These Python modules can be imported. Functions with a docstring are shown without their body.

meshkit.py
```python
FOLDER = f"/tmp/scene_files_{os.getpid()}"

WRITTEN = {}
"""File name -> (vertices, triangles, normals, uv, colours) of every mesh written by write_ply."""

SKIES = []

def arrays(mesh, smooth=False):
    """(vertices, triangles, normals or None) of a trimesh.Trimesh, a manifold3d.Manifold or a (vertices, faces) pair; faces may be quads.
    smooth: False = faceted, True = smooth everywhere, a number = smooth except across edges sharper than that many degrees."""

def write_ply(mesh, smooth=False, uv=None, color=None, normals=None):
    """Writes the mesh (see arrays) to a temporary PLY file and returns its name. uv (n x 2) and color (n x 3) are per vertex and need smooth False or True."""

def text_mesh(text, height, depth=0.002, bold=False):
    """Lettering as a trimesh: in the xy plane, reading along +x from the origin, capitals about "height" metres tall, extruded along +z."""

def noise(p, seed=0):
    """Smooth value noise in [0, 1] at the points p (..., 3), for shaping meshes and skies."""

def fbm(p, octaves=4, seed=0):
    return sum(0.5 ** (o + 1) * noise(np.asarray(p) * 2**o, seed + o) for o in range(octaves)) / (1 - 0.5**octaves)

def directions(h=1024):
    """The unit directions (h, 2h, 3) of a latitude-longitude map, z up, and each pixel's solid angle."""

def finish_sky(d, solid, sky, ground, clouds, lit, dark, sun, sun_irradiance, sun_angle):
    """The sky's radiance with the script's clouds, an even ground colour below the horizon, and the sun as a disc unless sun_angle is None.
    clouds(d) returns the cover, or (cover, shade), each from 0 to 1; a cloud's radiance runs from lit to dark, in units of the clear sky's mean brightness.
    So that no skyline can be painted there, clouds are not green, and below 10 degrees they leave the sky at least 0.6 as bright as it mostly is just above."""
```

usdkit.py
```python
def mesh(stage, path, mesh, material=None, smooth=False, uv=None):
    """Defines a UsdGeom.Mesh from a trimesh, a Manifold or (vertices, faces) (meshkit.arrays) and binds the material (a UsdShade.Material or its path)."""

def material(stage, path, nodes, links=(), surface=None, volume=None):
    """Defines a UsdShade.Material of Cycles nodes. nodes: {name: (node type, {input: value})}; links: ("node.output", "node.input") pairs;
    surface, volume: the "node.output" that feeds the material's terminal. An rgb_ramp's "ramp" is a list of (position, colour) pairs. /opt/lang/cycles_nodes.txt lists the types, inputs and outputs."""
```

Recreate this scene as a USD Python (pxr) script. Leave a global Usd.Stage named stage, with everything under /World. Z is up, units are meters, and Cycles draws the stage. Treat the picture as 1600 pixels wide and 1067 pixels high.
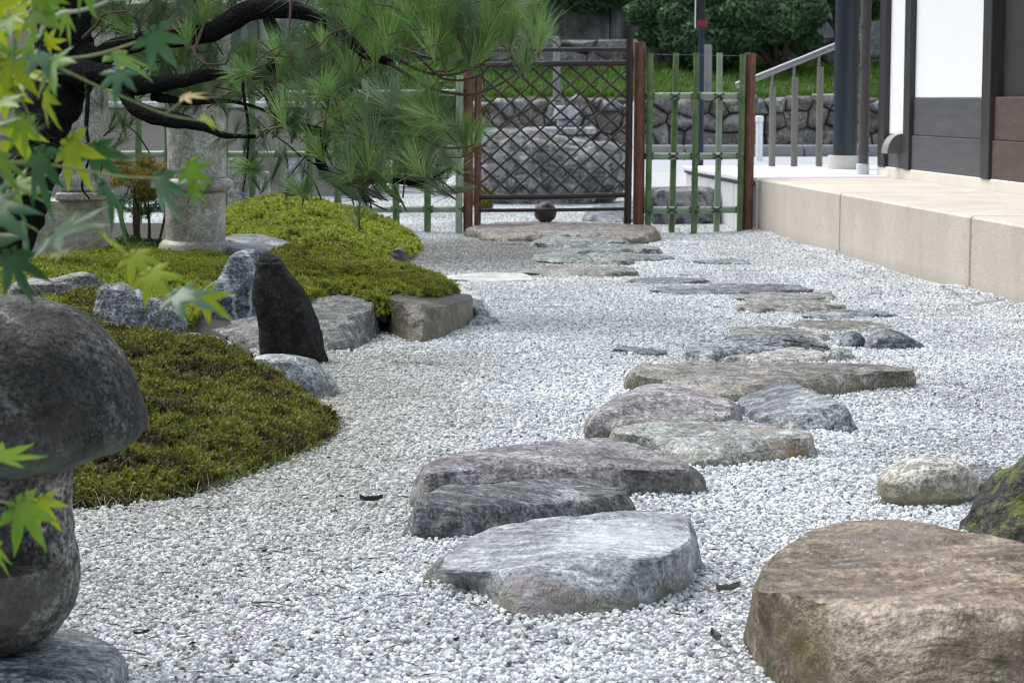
import math, random
import numpy as np, trimesh
import shapely, shapely.geometry as sg
from pxr import Usd, UsdGeom, UsdLux, UsdShade, Gf, Sdf, Vt
import usdkit, meshkit
from meshkit import noise, fbm

# ------------------------------------------------------------------ stage, camera, sky, light
stage = Usd.Stage.CreateInMemory()
UsdGeom.SetStageUpAxis(stage, 'Z'); UsdGeom.SetStageMetersPerUnit(stage, 1.0)
UsdGeom.Xform.Define(stage, '/World'); UsdGeom.Scope.Define(stage, '/World/Looks')
W_, H_, F_, H0 = 1600.0, 1067.0, 3404.0, 0.95          # photograph size, focal length in its pixels, eye height
HORIZON = 153.0
PITCH = math.atan((H_ / 2 - HORIZON) / F_)
CP, SP = math.cos(PITCH), math.sin(PITCH)
EXPOSURE = 1.56
SUN_EL, SUN_AZ = math.radians(56), math.radians(-52)     # azimuth from +y towards +x
cam = UsdGeom.Camera.Define(stage, '/World/camera')
cam.AddTranslateOp().Set(Gf.Vec3d(0, 0, H0)); cam.AddRotateXOp().Set(90 - math.degrees(PITCH))
cam.CreateHorizontalApertureAttr(23.5); cam.CreateVerticalApertureAttr(23.5 * H_ / W_)
cam.CreateFocalLengthAttr(23.5 * F_ / W_); cam.CreateFStopAttr(9.0); cam.CreateFocusDistanceAttr(5.8)
cam.CreateExposureAttr(EXPOSURE); cam.CreateClippingRangeAttr(Gf.Vec2f(0.05, 3000))
skym = usdkit.material(stage, '/World/Looks/overcast_sky', {
    'sky': ('sky_texture', {'sky_type': 'single_scattering', 'sun_disc': False, 'sun_elevation': SUN_EL, 'sun_rotation': SUN_AZ}),
    'tc': ('texture_coordinate', {}),
    'n': ('noise_texture', {'scale': 2.2, 'detail': 5.0, 'roughness': 0.55}),
    'cl': ('rgb_ramp', {'ramp': [(0.3, (2.2, 2.5, 2.85)), (0.7, (3.35, 3.65, 3.95))]}),
    'mx': ('mix_color', {'blend_type': 'mix', 'fac': 0.82, 'use_clamp_result': False}),
    'sp': ('separate_xyz', {}), 'el': ('map_range', {'from_min': 0.0, 'from_max': 1.0, 'to_min': 0.20, 'to_max': 1.2, 'clamp': True}), 'gv': ('combine_xyz', {}),
    'gm': ('mix_color', {'blend_type': 'multiply', 'fac': 1.0, 'use_clamp_result': False}),
    'bg': ('background_shader', {'strength': 0.1})},
    [('tc.generated', 'sp.vector'), ('sp.z', 'el.value'), ('el.result', 'gv.x'), ('el.result', 'gv.y'), ('el.result', 'gv.z'), ('mx.result', 'gm.a'), ('gv.vector', 'gm.b'), ('tc.generated', 'n.vector'), ('n.fac', 'cl.fac'), ('sky.color', 'mx.a'), ('cl.color', 'mx.b'), ('gm.result', 'bg.color')], surface='bg.background')
dome = UsdLux.DomeLight.Define(stage, '/World/sky')
UsdShade.MaterialBindingAPI.Apply(dome.GetPrim()).Bind(skym)
dome.GetPrim().SetCustomDataByKey('kind', 'structure')
sun = UsdLux.DistantLight.Define(stage, '/World/sun')
sun.CreateIntensityAttr(0.4); sun.CreateAngleAttr(45.0); sun.CreateColorAttr(Gf.Vec3f(1.0, 0.98, 0.95))
sun.GetPrim().CreateAttribute('inputs:normalize', Sdf.ValueTypeNames.Bool).Set(True)
sun.AddRotateZOp().Set(-math.degrees(SUN_AZ)); sun.AddRotateXOp().Set(-(90 - math.degrees(SUN_EL)))

# ------------------------------------------------------------------ helpers
def ray(px, py):
    u, v = (px - W_ / 2) / F_, (py - H_ / 2) / F_
    return np.array([u, CP - v * SP, -SP - v * CP])
def gnd(px, py, z=0.0):                                  # the place at height z seen at a pixel of the photograph
    d = ray(px, py); return np.array([0, 0, H0]) + d * ((z - H0) / d[2])
def dep(px, py, Y):                                      # the place at distance Y seen at a pixel
    d = ray(px, py); return np.array([0, 0, H0]) + d * (Y / d[1])
def m_of(n, Y): return n * Y / F_                        # n pixels at distance Y in metres

USED = {}
def pathname(parent, name):
    k = parent + '/' + name; n = USED.get(k, 0); USED[k] = n + 1
    return k if n == 0 else f'{k}_{n:03d}'
def tag(p, label=None, cat=None, group=None, kind=None):
    for k, v in (('label', label), ('category', cat), ('group', group), ('kind', kind)):
        if v: p.SetCustomDataByKey(k, v)
    return p
ORIGIN = {}
def thing(name, label, cat, loc=(0, 0, 0), group=None, kind=None):
    x = UsdGeom.Xform.Define(stage, pathname('/World', name)); x.AddTranslateOp().Set(Gf.Vec3d(*map(float, loc)))
    ORIGIN[str(x.GetPath())] = np.array(loc, float)
    return tag(x.GetPrim(), label, cat, group, kind)
def part(parent, name, mesh, mat, smooth=False, label=None, kind=None, tone=None):   # mesh in world coordinates
    base = str(parent.GetPath()); o = ORIGIN.get(base, np.zeros(3))
    v, f = (np.array(mesh[0], float), np.array(mesh[1], int)) if isinstance(mesh, tuple) else (np.array(mesh.vertices), np.array(mesh.faces))
    pth = pathname(base, name)
    m = usdkit.mesh(stage, pth, (v - o, f), mat, smooth=smooth); set_tone(m, tone)
    ORIGIN[pth] = o
    return tag(m.GetPrim(), label, kind=kind)
def solo(name, mesh, mat, label=None, cat=None, group=None, kind=None, smooth=False):
    v, f = (np.array(mesh[0], float), np.array(mesh[1], int)) if isinstance(mesh, tuple) else (np.array(mesh.vertices), np.array(mesh.faces))
    o = np.zeros(3) if kind else np.array([(v[:, 0].min() + v[:, 0].max()) / 2, (v[:, 1].min() + v[:, 1].max()) / 2, v[:, 2].min()])
    m = usdkit.mesh(stage, pathname('/World', name), (v - o, f), mat, smooth=smooth)
    if not kind: m.AddTranslateOp().Set(Gf.Vec3d(*map(float, o)))
    ORIGIN[str(m.GetPath())] = o
    return tag(m.GetPrim(), label, cat, group, kind)
def set_tone(m, tone):
    if tone is not None:
        UsdGeom.PrimvarsAPI(m).CreatePrimvar('tone', Sdf.ValueTypeNames.FloatArray, 'vertex').Set(Vt.FloatArray.FromNumpy(np.asarray(tone, np.float32)))
def scatter(name, protos, idx, pos, quat, scale, parent='/World', kind='stuff'):
    pth = pathname(parent, name)
    pi = UsdGeom.PointInstancer.Define(stage, pth); ps = []
    for k, (mesh, mat, sm, *tn) in enumerate(protos):
        set_tone(usdkit.mesh(stage, f'{pth}/shape_{k:03d}', mesh, mat, smooth=sm), tn[0] if tn else None); ps.append(Sdf.Path(f'{pth}/shape_{k:03d}'))
    pi.CreatePrototypesRel().SetTargets(ps)
    pi.CreateProtoIndicesAttr(Vt.IntArray.FromNumpy(np.asarray(idx, np.int32)))
    pi.CreatePositionsAttr(Vt.Vec3fArray.FromNumpy(np.asarray(pos, np.float32)))
    q = np.asarray(quat, np.float32)                      # w, x, y, z
    pi.CreateOrientationsAttr(Vt.QuathArray([Gf.Quath(float(a), float(b), float(c), float(d)) for a, b, c, d in q]))
    s = np.asarray(scale, np.float32); s = np.repeat(s[:, None], 3, 1) if s.ndim == 1 else s
    pi.CreateScalesAttr(Vt.Vec3fArray.FromNumpy(np.ascontiguousarray(s)))
    return tag(pi.GetPrim(), kind=kind)
def quat_from(n, spin):                                   # turn +z to n, then spin about n
    n = n / np.linalg.norm(n, axis=1, keepdims=True)
    w = 1 + n[:, 2]; q = np.stack([w, -n[:, 1], n[:, 0], 0 * w], 1); q /= np.linalg.norm(q, axis=1, keepdims=True)
    c, s = np.cos(spin / 2), np.sin(spin / 2)
    a, b, cc, d = q.T
    return np.stack([a * c - d * s, b * c + cc * s, cc * c - b * s, d * c + a * s], 1)

def cat_rom(P, sub):
    P = np.asarray(P, float)
    if len(P) < 3: 
        t = np.linspace(0, 1, sub * max(1, len(P) - 1) + 1)[:, None]; return P[0] * (1 - t) + P[-1] * t
    Q = np.vstack([2 * P[0] - P[1], P, 2 * P[-1] - P[-2]]); out = []
    for i in range(1, len(Q) - 2):
        for t in np.arange(sub) / sub:
            a, b, c, d = Q[i - 1:i + 3]
            out.append(0.5 * (2 * b + (c - a) * t + (2 * a - 5 * b + 4 * c - d) * t * t + (3 * b - a - 3 * c + d) * t ** 3))
    return np.array(out + [P[-1]])
def tube(P, R, sides=8, sub=4, rough=0.0, freq=20, seed=0):
    R = np.broadcast_to(np.asarray(R, float), (len(P),))
    S = cat_rom(np.column_stack([P, R]), sub); p, r = S[:, :3], np.maximum(S[:, 3], 1e-4)
    t = np.gradient(p, axis=0); t /= np.linalg.norm(t, axis=1, keepdims=True) + 1e-12
    u = np.cross(t[0], [0.31, 0.17, 0.93]); u /= np.linalg.norm(u); U = []
    for k in range(len(p)):
        u = u - t[k] * (u @ t[k]); u /= np.linalg.norm(u) + 1e-12; U.append(u.copy())
    U = np.array(U); B = np.cross(t, U); a = np.arange(sides) * 2 * np.pi / sides
    d = np.cos(a)[None, :, None] * U[:, None] + np.sin(a)[None, :, None] * B[:, None]
    v = p[:, None] + d * r[:, None, None]
    if rough:
        n = fbm(v * freq, 3, seed) - 0.5; v = v + d * (n * rough * 2)[..., None] * r[:, None, None]
    n, m = len(p), sides
    i, j = np.meshgrid(np.arange(n - 1), np.arange(m), indexing='ij')
    q = np.stack([i * m + j, i * m + (j + 1) % m, (i + 1) * m + (j + 1) % m, (i + 1) * m + j], -1).reshape(-1, 4)
    f = np.vstack([q[:, [0, 1, 2]], q[:, [0, 2, 3]]])
    V = np.vstack([v.reshape(-1, 3), p[:1], p[-1:]]); c0, c1 = n * m, n * m + 1
    jj = np.arange(m)
    f = np.vstack([f, np.stack([np.full(m, c0), (jj + 1) % m, jj], 1), np.stack([np.full(m, c1), (n - 1) * m + jj, (n - 1) * m + (jj + 1) % m], 1)])
    return V, f
def join(L):
    V, Fc, n = [], [], 0
    for v, f in ((x if isinstance(x, tuple) else (np.array(x.vertices), np.array(x.faces))) for x in L):
        V.append(v); Fc.append(np.asarray(f) + n); n += len(v)
    return np.vstack(V), np.vstack(Fc)
def bevel_box(c, size, b=0.006, rz=0.0, ry=0.0):          # a box with chamfered edges
    h = np.array(size, float) / 2; b = min(b, h.min() * 0.45)
    pts = []
    for sx in (-1, 1):
        for sy in (-1, 1):
            for sz in (-1, 1):
                s = np.array([sx, sy, sz])
                for k in range(3):
                    q = h - b; q = q.copy(); q[k] = h[k]; pts.append(s * q)
    m = trimesh.convex.convex_hull(np.array(pts))
    T = trimesh.transformations.rotation_matrix(rz, [0, 0, 1]) @ trimesh.transformations.rotation_matrix(ry, [0, 1, 0])
    m.apply_transform(T); m.apply_translation(c)
    return np.array(m.vertices), np.array(m.faces)
def lathe(prof, c, n=48):                                  # profile (r, z) list from bottom to top
    prof = np.array(prof, float); a = np.arange(n) * 2 * np.pi / n
    v = np.stack([prof[:, None, 0] * np.cos(a), prof[:, None, 0] * np.sin(a), np.repeat(prof[:, 1:2], n, 1)], -1)
    k = len(prof); i, j = np.meshgrid(np.arange(k - 1), np.arange(n), indexing='ij')
    q = np.stack([i * n + j, i * n + (j + 1) % n, (i + 1) * n + (j + 1) % n, (i + 1) * n + j], -1).reshape(-1, 4)
    return v.reshape(-1, 3) + np.asarray(c, float), np.vstack([q[:, [0, 1, 2]], q[:, [0, 2, 3]]])
def sheet(poly_pts, z, step=None):                         # a flat sheet over a polygon
    P = np.array(poly_pts, float); v, f = trimesh.creation.triangulate_polygon(sg.Polygon(P[:, :2]), engine='earcut')
    return np.column_stack([v, np.full(len(v), z)]), np.array(f)
def vnormals(v, f):
    n = np.zeros_like(v); c = np.cross(v[f[:, 1]] - v[f[:, 0]], v[f[:, 2]] - v[f[:, 0]])
    for k in range(3): np.add.at(n, f[:, k], c)
    return n / (np.linalg.norm(n, axis=1, keepdims=True) + 1e-15)

# ------------------------------------------------------------------ materials
def mat(name, nodes, links, surface='p.BSDF'): return usdkit.material(stage, '/World/Looks/' + name, nodes, links, surface=surface)
def plain(name, col, rough=0.6, var=0.15, scale=8.0, fine=60.0, bump=0.15, dist=0.004, metallic=0.0, spec=0.5, streak=None):
    lo, hi = [c * (1 - var) for c in col], [c * (1 + var) for c in col]
    nodes = {'tc': ('texture_coordinate', {}), 'mp': ('mapping', {'mapping_type': 'point', 'scale': streak or (1, 1, 1)}),
             'n': ('noise_texture', {'scale': scale, 'detail': 6.0, 'roughness': 0.6}), 'r': ('rgb_ramp', {'ramp': [(0.25, lo), (0.75, hi)]}),
             'n2': ('noise_texture', {'scale': fine, 'detail': 3.0}), 'b': ('bump', {'strength': bump, 'distance': dist}),
             'p': ('principled_bsdf', {'roughness': rough, 'metallic': metallic, 'specular_ior_level': spec})}
    return mat(name, nodes, [('tc.object', 'mp.vector'), ('mp.vector', 'n.vector'), ('tc.object', 'n2.vector'), ('n.fac', 'r.fac'), ('r.color', 'p.base_color'), ('n2.fac', 'b.height'), ('b.normal', 'p.normal')])
DK = lambda c: tuple(x * .76 for x in c)
def rockmat(name, dark, mid, light, scale=4.0, angle=0.0, stretch=6.0, strata=0.4, vein=0.0, veincol=(.6, .6, .6), veinscale=6.0, spots=0.0, spotcol=(.55, .56, .5), spotscale=45.0,
            algae=0.0, algcol=(.09, .09, .03), algh=0.06, z0=0.0, rough=0.44, bump=0.5, tilt=0.0, patch=None, seed=0.0, grain=0.58, dist=0.008, spec=0.5, crack=.3, crackscale=1.0, stain_or_sheen=None, bands=2):
    N = {'tc': ('geometry', {}), 'off': ('vector_math', {'math_type': 'add', 'vector2': (seed * 3.7, seed * 1.9, seed * 5.3)}),
         'mp': ('mapping', {'mapping_type': 'point', 'rotation': (0, math.radians(tilt), math.radians(angle)), 'scale': (1, 1, 1)}),
         'ms': ('vector_math', {'math_type': 'multiply', 'vector2': (1.0, stretch, stretch)}),
         'n1': ('noise_texture', {'scale': scale, 'detail': 7.0, 'roughness': 0.62, 'distortion': 0.5}),
         'r1': ('rgb_ramp', {'ramp': [(0.3, dark), (0.5, mid), (0.68, light)]}),
         'n3': ('noise_texture', {'scale': scale * 1.3, 'detail': 4.0, 'roughness': 0.55, 'distortion': 0.9}),
         'r3': ('rgb_ramp', {'ramp': [(0.40, (0, 0, 0)), (0.5, (.5, .5, .5)), (0.60, (1, 1, 1))]}),
         'k3': ('rgb_ramp', {'ramp': [(0.0, dark), (1.0, light)]}),
         'x3': ('mix_color', {'blend_type': 'mix', 'fac': strata}),
         'n2': ('noise_texture', {'scale': 105.0, 'detail': 3.0, 'roughness': 0.75}),
         'r2': ('rgb_ramp', {'ramp': [(0.40, (1 - grain * 1.15,) * 3), (0.50, (1, 1, 1)), (0.60, (1 + grain * 0.95,) * 3)]}),
         'x2': ('mix_color', {'blend_type': 'multiply', 'fac': 1.0, 'use_clamp_result': False}),
         'n4': ('noise_texture', {'scale': 27.0, 'detail': 5.0, 'roughness': 0.68}), 'r4': ('rgb_ramp', {'ramp': [(0.38, (1 - grain * 1.0,) * 3), (0.5, (1, 1, 1)), (0.62, (1 + grain * .8,) * 3)]}),
         'x4': ('mix_color', {'blend_type': 'multiply', 'fac': 1.0, 'use_clamp_result': False}), 'h0': ('math', {'math_type': 'multiply_add', 'value2': 0.8}),
         'mc': ('vector_math', {'math_type': 'multiply', 'vector2': (1.0, 1 + stretch * .45, 1 + stretch * .45)}), 'nc': ('noise_texture', {'scale': scale * .6 * crackscale, 'detail': 5.0, 'roughness': .48, 'distortion': .45}), 'nb': ('math', {'math_type': 'multiply', 'value2': float(bands) * 2.0}), 'nf': ('math', {'math_type': 'fraction'}),
         'nm': ('noise_texture', {'scale': 9.0, 'detail': 4.0}), 'rm': ('rgb_ramp', {'ramp': [(.40, (0, 0, 0)), (.58, (1, 1, 1))]}),
         'rc': ('rgb_ramp', {'ramp': [(.0, (1 - crack,) * 3), (.035, (1 - crack * .9,) * 3), (.11, (1, 1, 1)), (.97, (1, 1, 1)), (1.0, (1 - crack,) * 3)]}),
         'xc': ('mix_color', {'blend_type': 'multiply', 'fac': 1.0, 'use_clamp_result': False}), 'hc': ('math', {'math_type': 'multiply_add', 'value2': 0.3}),
         'h1': ('math', {'math_type': 'multiply_add', 'value2': 0.7}), 'h2': ('math', {'math_type': 'multiply', 'value2': 0.35}),
         'b': ('bump', {'strength': min(1.0, bump * 1.35), 'distance': dist * 1.5}),
         'p': ('principled_bsdf', {'roughness': rough, 'specular_ior_level': spec})}
    dark, mid, light = DK(dark), DK(mid), DK(light)
    N['r1'][1]['ramp'] = [(0.385, dark), (0.5, mid), (0.61, light)]; N['k3'][1]['ramp'] = [(0.0, dark), (1.0, light)]
    L = [('tc.position', 'off.vector1'), ('off.vector', 'mp.vector'), ('mp.vector', 'ms.vector1'), ('mp.vector', 'n1.vector'), ('ms.vector', 'n3.vector'), ('mp.vector', 'n2.vector'),
         ('n1.fac', 'r1.fac'), ('n3.fac', 'r3.fac'), ('r3.color', 'k3.fac'), ('r1.color', 'x3.a'), ('k3.color', 'x3.b'), ('x3.result', 'x2.a'), ('n2.fac', 'r2.fac'), ('r2.color', 'x2.b'),
         ('mp.vector', 'n4.vector'), ('n4.fac', 'r4.fac'), ('x2.result', 'x4.a'), ('r4.color', 'x4.b'), ('n2.fac', 'h2.value1'), ('n3.fac', 'h1.value1'), ('h2.value', 'h1.value3'), ('n4.fac', 'h0.value1'), ('h1.value', 'h0.value3'), ('mp.vector', 'mc.vector1'), ('mc.vector', 'nc.vector'), ('nc.fac', 'nb.value1'), ('nb.value', 'nf.value1'), ('nf.value', 'rc.fac'), ('off.vector', 'nm.vector'), ('nm.fac', 'rm.fac'), ('rm.color', 'xc.fac'), ('x4.result', 'xc.a'), ('rc.color', 'xc.b'), ('rc.color', 'hc.value1'), ('h0.value', 'hc.value3'), ('hc.value', 'b.height'), ('b.normal', 'p.normal')]
    cur = 'xc.result'
    if patch:                                              # a differently coloured area of its own: (colour, scale, threshold, seed)
        pc, ps, pt, pse = patch
        N |= {'pn': ('noise_texture', {'scale': ps, 'detail': 5.0, 'roughness': .6}), 'po': ('vector_math', {'math_type': 'add', 'vector2': (pse, pse, pse)}),
              'pr': ('rgb_ramp', {'ramp': [(pt, (0, 0, 0)), (pt + .09, (.85,) * 3)]}), 'px': ('mix_color', {'blend_type': 'mix'}), 'pm': ('mix_color', {'blend_type': 'multiply', 'fac': 1.0, 'b': pc, 'use_clamp_result': False}), 'pv': ('color', {'value': pc})}
        L += [('off.vector', 'po.vector1'), ('po.vector', 'pn.vector'), ('pn.fac', 'pr.fac'), ('pr.color', 'px.fac'), (cur, 'px.a'), ('pv.color', 'px.b')]; cur = 'px.result'
        del N['pm']
    if vein:
        N |= {'w': ('wave_texture', {'wave_type': 'bands', 'bands_direction': 'y', 'scale': veinscale, 'distortion': 7.0, 'detail': 4.0, 'detail_scale': 1.6, 'detail_roughness': .6}),
              'wr': ('rgb_ramp', {'ramp': [(0.84, (0, 0, 0)), (0.97, (vein,) * 3)]}), 'wx': ('mix_color', {'blend_type': 'mix'}), 'wc': ('color', {'value': veincol})}
        L += [('mp.vector', 'w.vector'), ('w.fac', 'wr.fac'), ('wr.color', 'wx.fac'), (cur, 'wx.a'), ('wc.color', 'wx.b')]; cur = 'wx.result'
    if spots:
        N |= {'v': ('voronoi_texture', {'scale': spotscale, 'feature': 'f1', 'randomness': 1.0}), 'vn': ('noise_texture', {'scale': 5.0, 'detail': 3.0}),
              'va': ('math', {'math_type': 'multiply_add', 'value2': 1.1, 'value3': -0.52 + spots * 0.25}), 'vs': ('math', {'math_type': 'subtract'}),
              'vr': ('rgb_ramp', {'ramp': [(0.0, (0, 0, 0)), (0.1, (.8,) * 3)]}), 'vx': ('mix_color', {'blend_type': 'mix'}), 'vc': ('color', {'value': spotcol})}
        L += [('off.vector', 'v.vector'), ('off.vector', 'vn.vector'), ('vn.fac', 'va.value1'), ('va.value', 'vs.value1'), ('v.distance', 'vs.value2'), ('vs.value', 'vr.fac'), ('vr.color', 'vx.fac'), (cur, 'vx.a'), ('vc.color', 'vx.b')]; cur = 'vx.result'
    if algae:
        N |= {'sx': ('separate_xyz', {}), 'mr': ('map_range', {'from_min': z0, 'from_max': z0 + algh, 'to_min': 1.0, 'to_max': 0.0, 'clamp': True}), 'an': ('noise_texture', {'scale': 9.0, 'detail': 4.0}),
              'ar': ('rgb_ramp', {'ramp': [(0.30, (0, 0, 0)), (0.52, (algae,) * 3)]}), 'am': ('math', {'math_type': 'multiply'}), 'ax': ('mix_color', {'blend_type': 'mix'}), 'ac': ('color', {'value': algcol})}
        L += [('tc.position', 'sx.vector'), ('sx.z', 'mr.value'), ('off.vector', 'an.vector'), ('an.fac', 'ar.fac'), ('ar.color', 'am.value1'), ('mr.result', 'am.value2'), ('am.value', 'ax.fac'), (cur, 'ax.a'), ('ac.color', 'ax.b')]; cur = 'ax.result'
    if stain_or_sheen:                                              # a stain (on pale tops: sheen painted in) at one place: (x, y, z), radius, colour
        sc, sr, scol = stain_or_sheen[:3]
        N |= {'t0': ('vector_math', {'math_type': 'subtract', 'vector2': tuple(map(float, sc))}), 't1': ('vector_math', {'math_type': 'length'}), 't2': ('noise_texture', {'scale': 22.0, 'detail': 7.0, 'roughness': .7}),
              't3': ('math', {'math_type': 'multiply_add', 'value2': sr * 1.6}), 't4': ('map_range', {'from_min': sr * 1.35, 'from_max': sr * 2.0, 'to_min': stain_or_sheen[3] if len(stain_or_sheen) > 3 else .85, 'to_max': 0.0, 'clamp': True}), 't5': ('mix_color', {'blend_type': 'mix', 'b': scol})}
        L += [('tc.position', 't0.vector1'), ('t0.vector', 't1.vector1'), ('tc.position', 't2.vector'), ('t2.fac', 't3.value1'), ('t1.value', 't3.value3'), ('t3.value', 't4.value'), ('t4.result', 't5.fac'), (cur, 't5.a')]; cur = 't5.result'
    L.append((cur, 'p.base_color'))
    return mat(name, N, L)
def leafmat(name, c1, c2, trans=0.35, rough=0.45, island=True):
    return mat(name, {'g': ('attribute', {'attribute': 'tone'}), 'oi': ('object_info', {}), 'r': ('rgb_ramp', {'ramp': [(0.0, c1), (1.0, c2)]}), 'p': ('principled_bsdf', {'roughness': rough, 'specular_ior_level': 0.35}),
                      't': ('translucent_bsdf', {}), 'm': ('mix_closure', {'fac': trans})},
               [('g.fac' if island else 'oi.random', 'r.fac'), ('r.color', 'p.base_color'), ('r.color', 't.color'), ('p.BSDF', 'm.closure1'), ('t.BSDF', 'm.closure2')], surface='m.closure')
# ------------------------------------------------------------------ the setting
rng = np.random.default_rng(7)
M = {}
M['soil'] = plain('dark_soil', (.035, .03, .022), .9, .4, 6, 90, .6, .01)
M['dirt'] = plain('dry_ground', (.14, .13, .10), .9, .25, 2, 40, .4, .01)
M['road'] = plain('pale_road', (.38, .385, .42), .8, .06, 1.5, 150, .2, .003)
M['pave'] = plain('pale_paving', (.42, .42, .425), .75, .06, 2.0, 150, .2, .003)
M['kerb'] = plain('kerb_stone', (.22, .22, .22), .8, .25, 5, 80, .3, .004)
M['bank'] = plain('bank_turf', (.05, .10, .012), .9, .35, 1.6, 30, .6, .02)
M['bed'] = plain('gravel_fines', (.42, .42, .42), .9, .3, 60, 140, .8, .01)
D_ = np.array([-0.097, 1.0]); D_ /= np.linalg.norm(D_); N_ = np.array([D_[1], -D_[0]])   # along the house, and away from the path
TP = np.array([1.728, 15.44])                                # far end of the terrace's front foot
def hs(s, t, z): p = TP + D_ * s + N_ * t; return np.array([p[0], p[1], z])
def inside(poly, P): return shapely.contains_xy(sg.Polygon(poly), P[:, 0], P[:, 1])
def terrace_dist(P): return (np.asarray(P)[:, :2] - TP) @ N_
def G(P):                                                    # height of the gravel
    P = np.asarray(P, float); q = np.column_stack([P[:, 0], P[:, 1], np.zeros(len(P))])
    d = -terrace_dist(P)
    lumps = 0.028 * np.exp(-np.maximum(d, 0) / 0.16) * (P[:, 1] < 15.6) * (0.4 + noise(q * 2.2, 3))
    return (fbm(q * 1.3, 3, 5) - 0.5) * 0.028 + lumps
solo('ground', sheet([(-400, -60), (400, -60), (400, 600), (-400, 600)], -0.09), M['dirt'], kind='structure')
gx, gy = np.meshgrid(np.linspace(-5.5, 5.5, 111), np.linspace(1.5, 21.5, 201))
gv = np.column_stack([gx.ravel(), gy.ravel(), np.zeros(gx.size)]); gv[:, 2] = G(gv) - 0.008
k = np.arange(110 * 200); i0 = (k // 110) * 111 + k % 110
solo('gravel_bed', (gv, np.vstack([np.stack([i0, i0 + 1, i0 + 112], 1), np.stack([i0, i0 + 112, i0 + 111], 1)])), M['bed'], kind='structure', smooth=True)
solo('pavement', sheet([(-9, 21.5), (12, 21.5), (12, 28.6), (-9, 28.6)], -0.02), M['pave'], kind='structure')
solo('road', sheet([(-60, 28.6), (60, 28.6), (60, 36.6), (-60, 36.6)], -0.03), M['road'], kind='structure')
# road-side kerb in blocks
kb = thing('road_kerb', 'row of dark grey kerb blocks along the foot of the rubble wall', 'kerb', (0, 36.8, -0.05))
for i in range(16):
    part(kb, 'kerb_block', bevel_box((-6.6 + i * 1.0, 36.8, 0.05), (0.985, 0.3, 0.22), .02), M['kerb'])

# gravel: patches of separately shaped chips, laid side by side
def chip(r, k):
    m = trimesh.creation.icosahedron(); v = np.array(m.vertices); v = v * r.uniform(.62, 1.0, 3) + r.normal(0, .14, v.shape)
    return v, np.array(m.faces)
gr = np.random.default_rng(11); CH = [chip(gr, k) for k in range(14)]
def chip_patch(r, size=0.3, pitch=0.0094):
    n = int(size / pitch); ii, jj = np.meshgrid(np.arange(n), np.arange(n)); q = (np.stack([ii.ravel(), jj.ravel()], 1) + r.uniform(0.02, .98, (n * n, 2))) * pitch - size / 2
    V, Fc, o, TN = [], [], 0, []
    for x, y in q:
        v, f = CH[r.integers(14)]; s = 0.0051 * r.lognormal(0, .33)
        T = trimesh.transformations.random_rotation_matrix(r.uniform(0, 1, 3))[:3, :3]
        v = (v @ T.T) * np.array([1, 1, .8]) * s + [x, y, r.uniform(-.001, .0065)]
        V.append(v); Fc.append(f + o); o += len(v); TN.append(np.full(len(v), r.uniform()))
    return (np.vstack(V), np.vstack(Fc)), np.concatenate(TN)
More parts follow.
